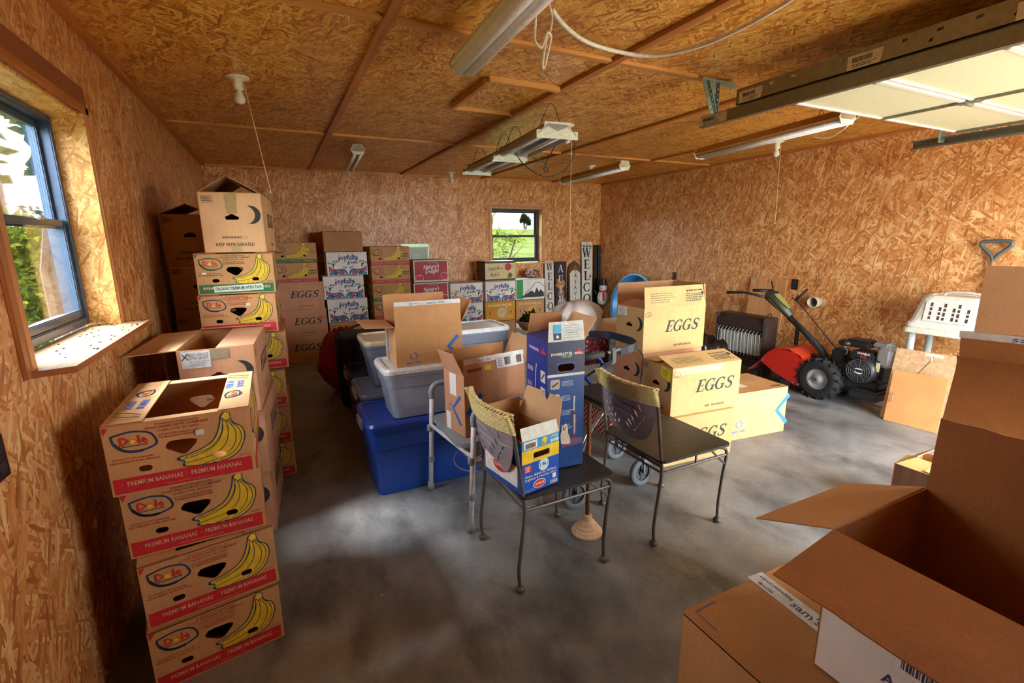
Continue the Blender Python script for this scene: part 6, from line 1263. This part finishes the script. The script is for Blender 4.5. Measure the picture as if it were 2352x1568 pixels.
cord('folded white lamp cord dangling beside the nearest strip light', [ony(1232, 12, 1.72), ony(1230, 60, 1.72), ony(1229, 92, 1.72), ony(1243, 110, 1.72), ony(1252, 90, 1.72), ony(1258, 75, 1.72), ony(1266, 85, 1.73), ony(1260, 115, 1.73), ony(1250, 155, 1.73), ony(1246, 150, 1.72), ony(1250, 118, 1.72), ony(1256, 88, 1.72), ony(1262, 78, 1.74), ony(1268, 40, 1.74), ony(1258, 0, 1.74)], .0042, WC)
cord('thin white cord drooping from the end of the long dusty strip light', [onz(1868, 315, 2.17), onz(1905, 316, 2.15), onz(1940, 295, 2.18), onz(1955, 280, 2.22), onz(1978, 265, 2.26)], .0035, WC)
# ================================================================ raised garage door
r = thing('garage_door', 'raised overhead garage door with cream sections lying under the ceiling', 'garage door', (3.38, 0, 2.2)); GD = flat((226, 226, 188), .45, var=.02); GW = flat((232, 234, 222), .35)
ys = [1.80, 1.37, .93, .49, .05, -.36]
for a, b in zip(ys[:-1], ys[1:]):
    s_ = MB().bbox((0, (a+b)/2, .02), (1.87, a-b-.012, .04), GD, .004).build('door_section', r)
    MB().bbox((0, b+.02, -.004), (1.86, .028, .012), GW, .003).build('section_rib', s_); MB().bbox((0, a-.018, -.003), (1.86, .02, .010), GW, .003).build('section_rib', s_)
    for x in (-.90, .0, .90): MB().bbox((x, (a+b)/2, -.005), (.045 if x else .03, a-b-.02, .012), flat((120, 124, 112), .4, .6), .002).build('stile', s_)
for y in ys[1:-1]:
    for x in (-.90, 0, .90):
        h_ = MB(); h_.bbox((x, y, -.012), (.05, .10, .006), STEEL, .002); h_.lathe([(.011, -.03), (.011, .03)], STEEL, 10, (x, y, -.02), Matrix.Rotation(rad(90), 3, 'Y')); h_.build('hinge', r)
        if x: k = 1 if x > 0 else -1; rl = MB().lathe([(.022, -.008), (.022, .008)], flat((200, 202, 200), .4), 14, (k*.985, y, -.015), Matrix.Rotation(rad(90), 3, 'Y')); rl.tube([(k*.90, y, -.015), (k*.98, y, -.015)], .005, STEEL, 6); rl.build('roller', r)
def track(label, x, y1, flip):
    r = thing('door_track', label, 'track', (x, 0, 2.17)); s = flip
    TS = flat((132, 132, 122), .42, .75)
    prof = [(-.002, -.03), (.03*s, -.03), (.03*s, -.018), (.026*s, -.018), (.026*s, -.026), (.002*s, -.026), (.002*s, .026), (.026*s, .026), (.026*s, .018), (.03*s, .018), (.03*s, .03), (-.002*s, .03)]
    L = y1+.45; MB().plate(prof, [], L, TS, (0, -.45, 0), (1, 0, 0), (0, 0, 1)).build('channel', r) if s > 0 else MB().plate(list(reversed(prof)), [], L, TS, (0, -.45, 0), (1, 0, 0), (0, 0, 1)).build('channel', r)
    pts = [(.012*s, -.45-.22*sin(k*pi/20), -.22+.22*cos(k*pi/20)) for k in range(11)]+[(.012*s, -.67, -2.1)]
    MB().tube(pts, .022, TS, 6).build('curve_and_drop', r); return r
tk = track('long galvanised door track hung from the ceiling beside the strip light', 2.345, 2.22, 1)
p = Pr(); p.rect(-2.218, -.026, -2.03, .026, flat((206, 206, 200)), 1); p.bars(-2.20, -.005, -2.10, .015, INK, 2, 3); p.lines(-2.19, -.022, -2.05, -.008, 2, INK, 2, .4, 3); p.build('stock_label', tk, (-.002, 0, 0), (0, -1, 0), (0, 0, 1))
track('galvanised door track near the right hand wall', 4.445, 2.10, -1)
r = thing('track_angle', 'perforated steel angle with barcode stickers fixed along the door track', 'steel angle', (2.335, 0, 2.205)); AS = flat((140, 136, 122), .45, .7)
hs = []; y = .0
for k in range(20): hs.append(rrect(-(1.88-.115*k)-.012, .052, -(1.88-.115*k)+.012, .064, .003, 2)); 
for k in range(9): hs.append(ell(-(1.82-.24*k), .03, .009, .009, 8))
MB().plate([(-1.97, 0), (.40, 0), (.40, .08), (-1.97, .08)], hs, .004, AS, (0, 0, 0), (0, -1, 0), (0, 0, 1)).build('upright_leg', r); MB().box((.022, .785, .002), (.044, 2.37, .004), AS).build('flat_leg', r)
for y in (-1.95, -1.40, -.86):
    p = Pr(); p.poly([(y, .004), (y+.13, .004), (y+.14, .06), (y, .06)], flat((214, 212, 204)), 1); p.bars(y+.02, .03, y+.10, .05, INK, 2, 5); p.lines(y+.02, .01, y+.12, .025, 2, INK, 2, .4, 6)
    p.build('barcode_sticker', r, (0, 0, 0), (0, -1, 0), (0, 0, 1))
def hanger(label, x, y, z0, diag=True):
    r = thing('track_hanger', label, 'bracket', (x, y, 0)); G = flat((150, 172, 160), .4, .6)
    def strip(a, b, U, nm):
        a, b = Vector(a), Vector(b); D = b-a; L = D.length; D.normalize(); U = Vector(U)
        MB().plate([(-.016, 0), (.016, 0), (.016, L), (-.016, L)], [ell(0, .02+.028*k, .005, .005, 8) for k in range(int((L-.02)/.028))], .003, G, a, U, D).build(nm, r)
        MB().plate([(0, 0), (.022, 0), (.022, L), (0, L)], [ell(.012, .02+.028*k, .005, .005, 8) for k in range(int((L-.02)/.028))], .003, G, a+U*.016, U.cross(D), D).build(nm, r)
    zt = ZC-.02
    strip((-.10, -.03, zt-.018), (.17, -.03, zt-.018), (0, 0, 1), 'ceiling_angle'); strip((.0, -.03, z0), (.0, -.03, zt-.02), (1, 0, 0), 'drop_angle')
    if diag: strip((-.015, -.036, z0+.06), (-.09, -.036, zt-.02), (1, 0, 0), 'diagonal_brace')
    return r
hanger('galvanised perforated bracket holding the end of the long door track', 2.405, 2.215, 2.16); hanger('galvanised perforated bracket holding the track near the right hand wall', 4.40, 1.95, 2.16, False)
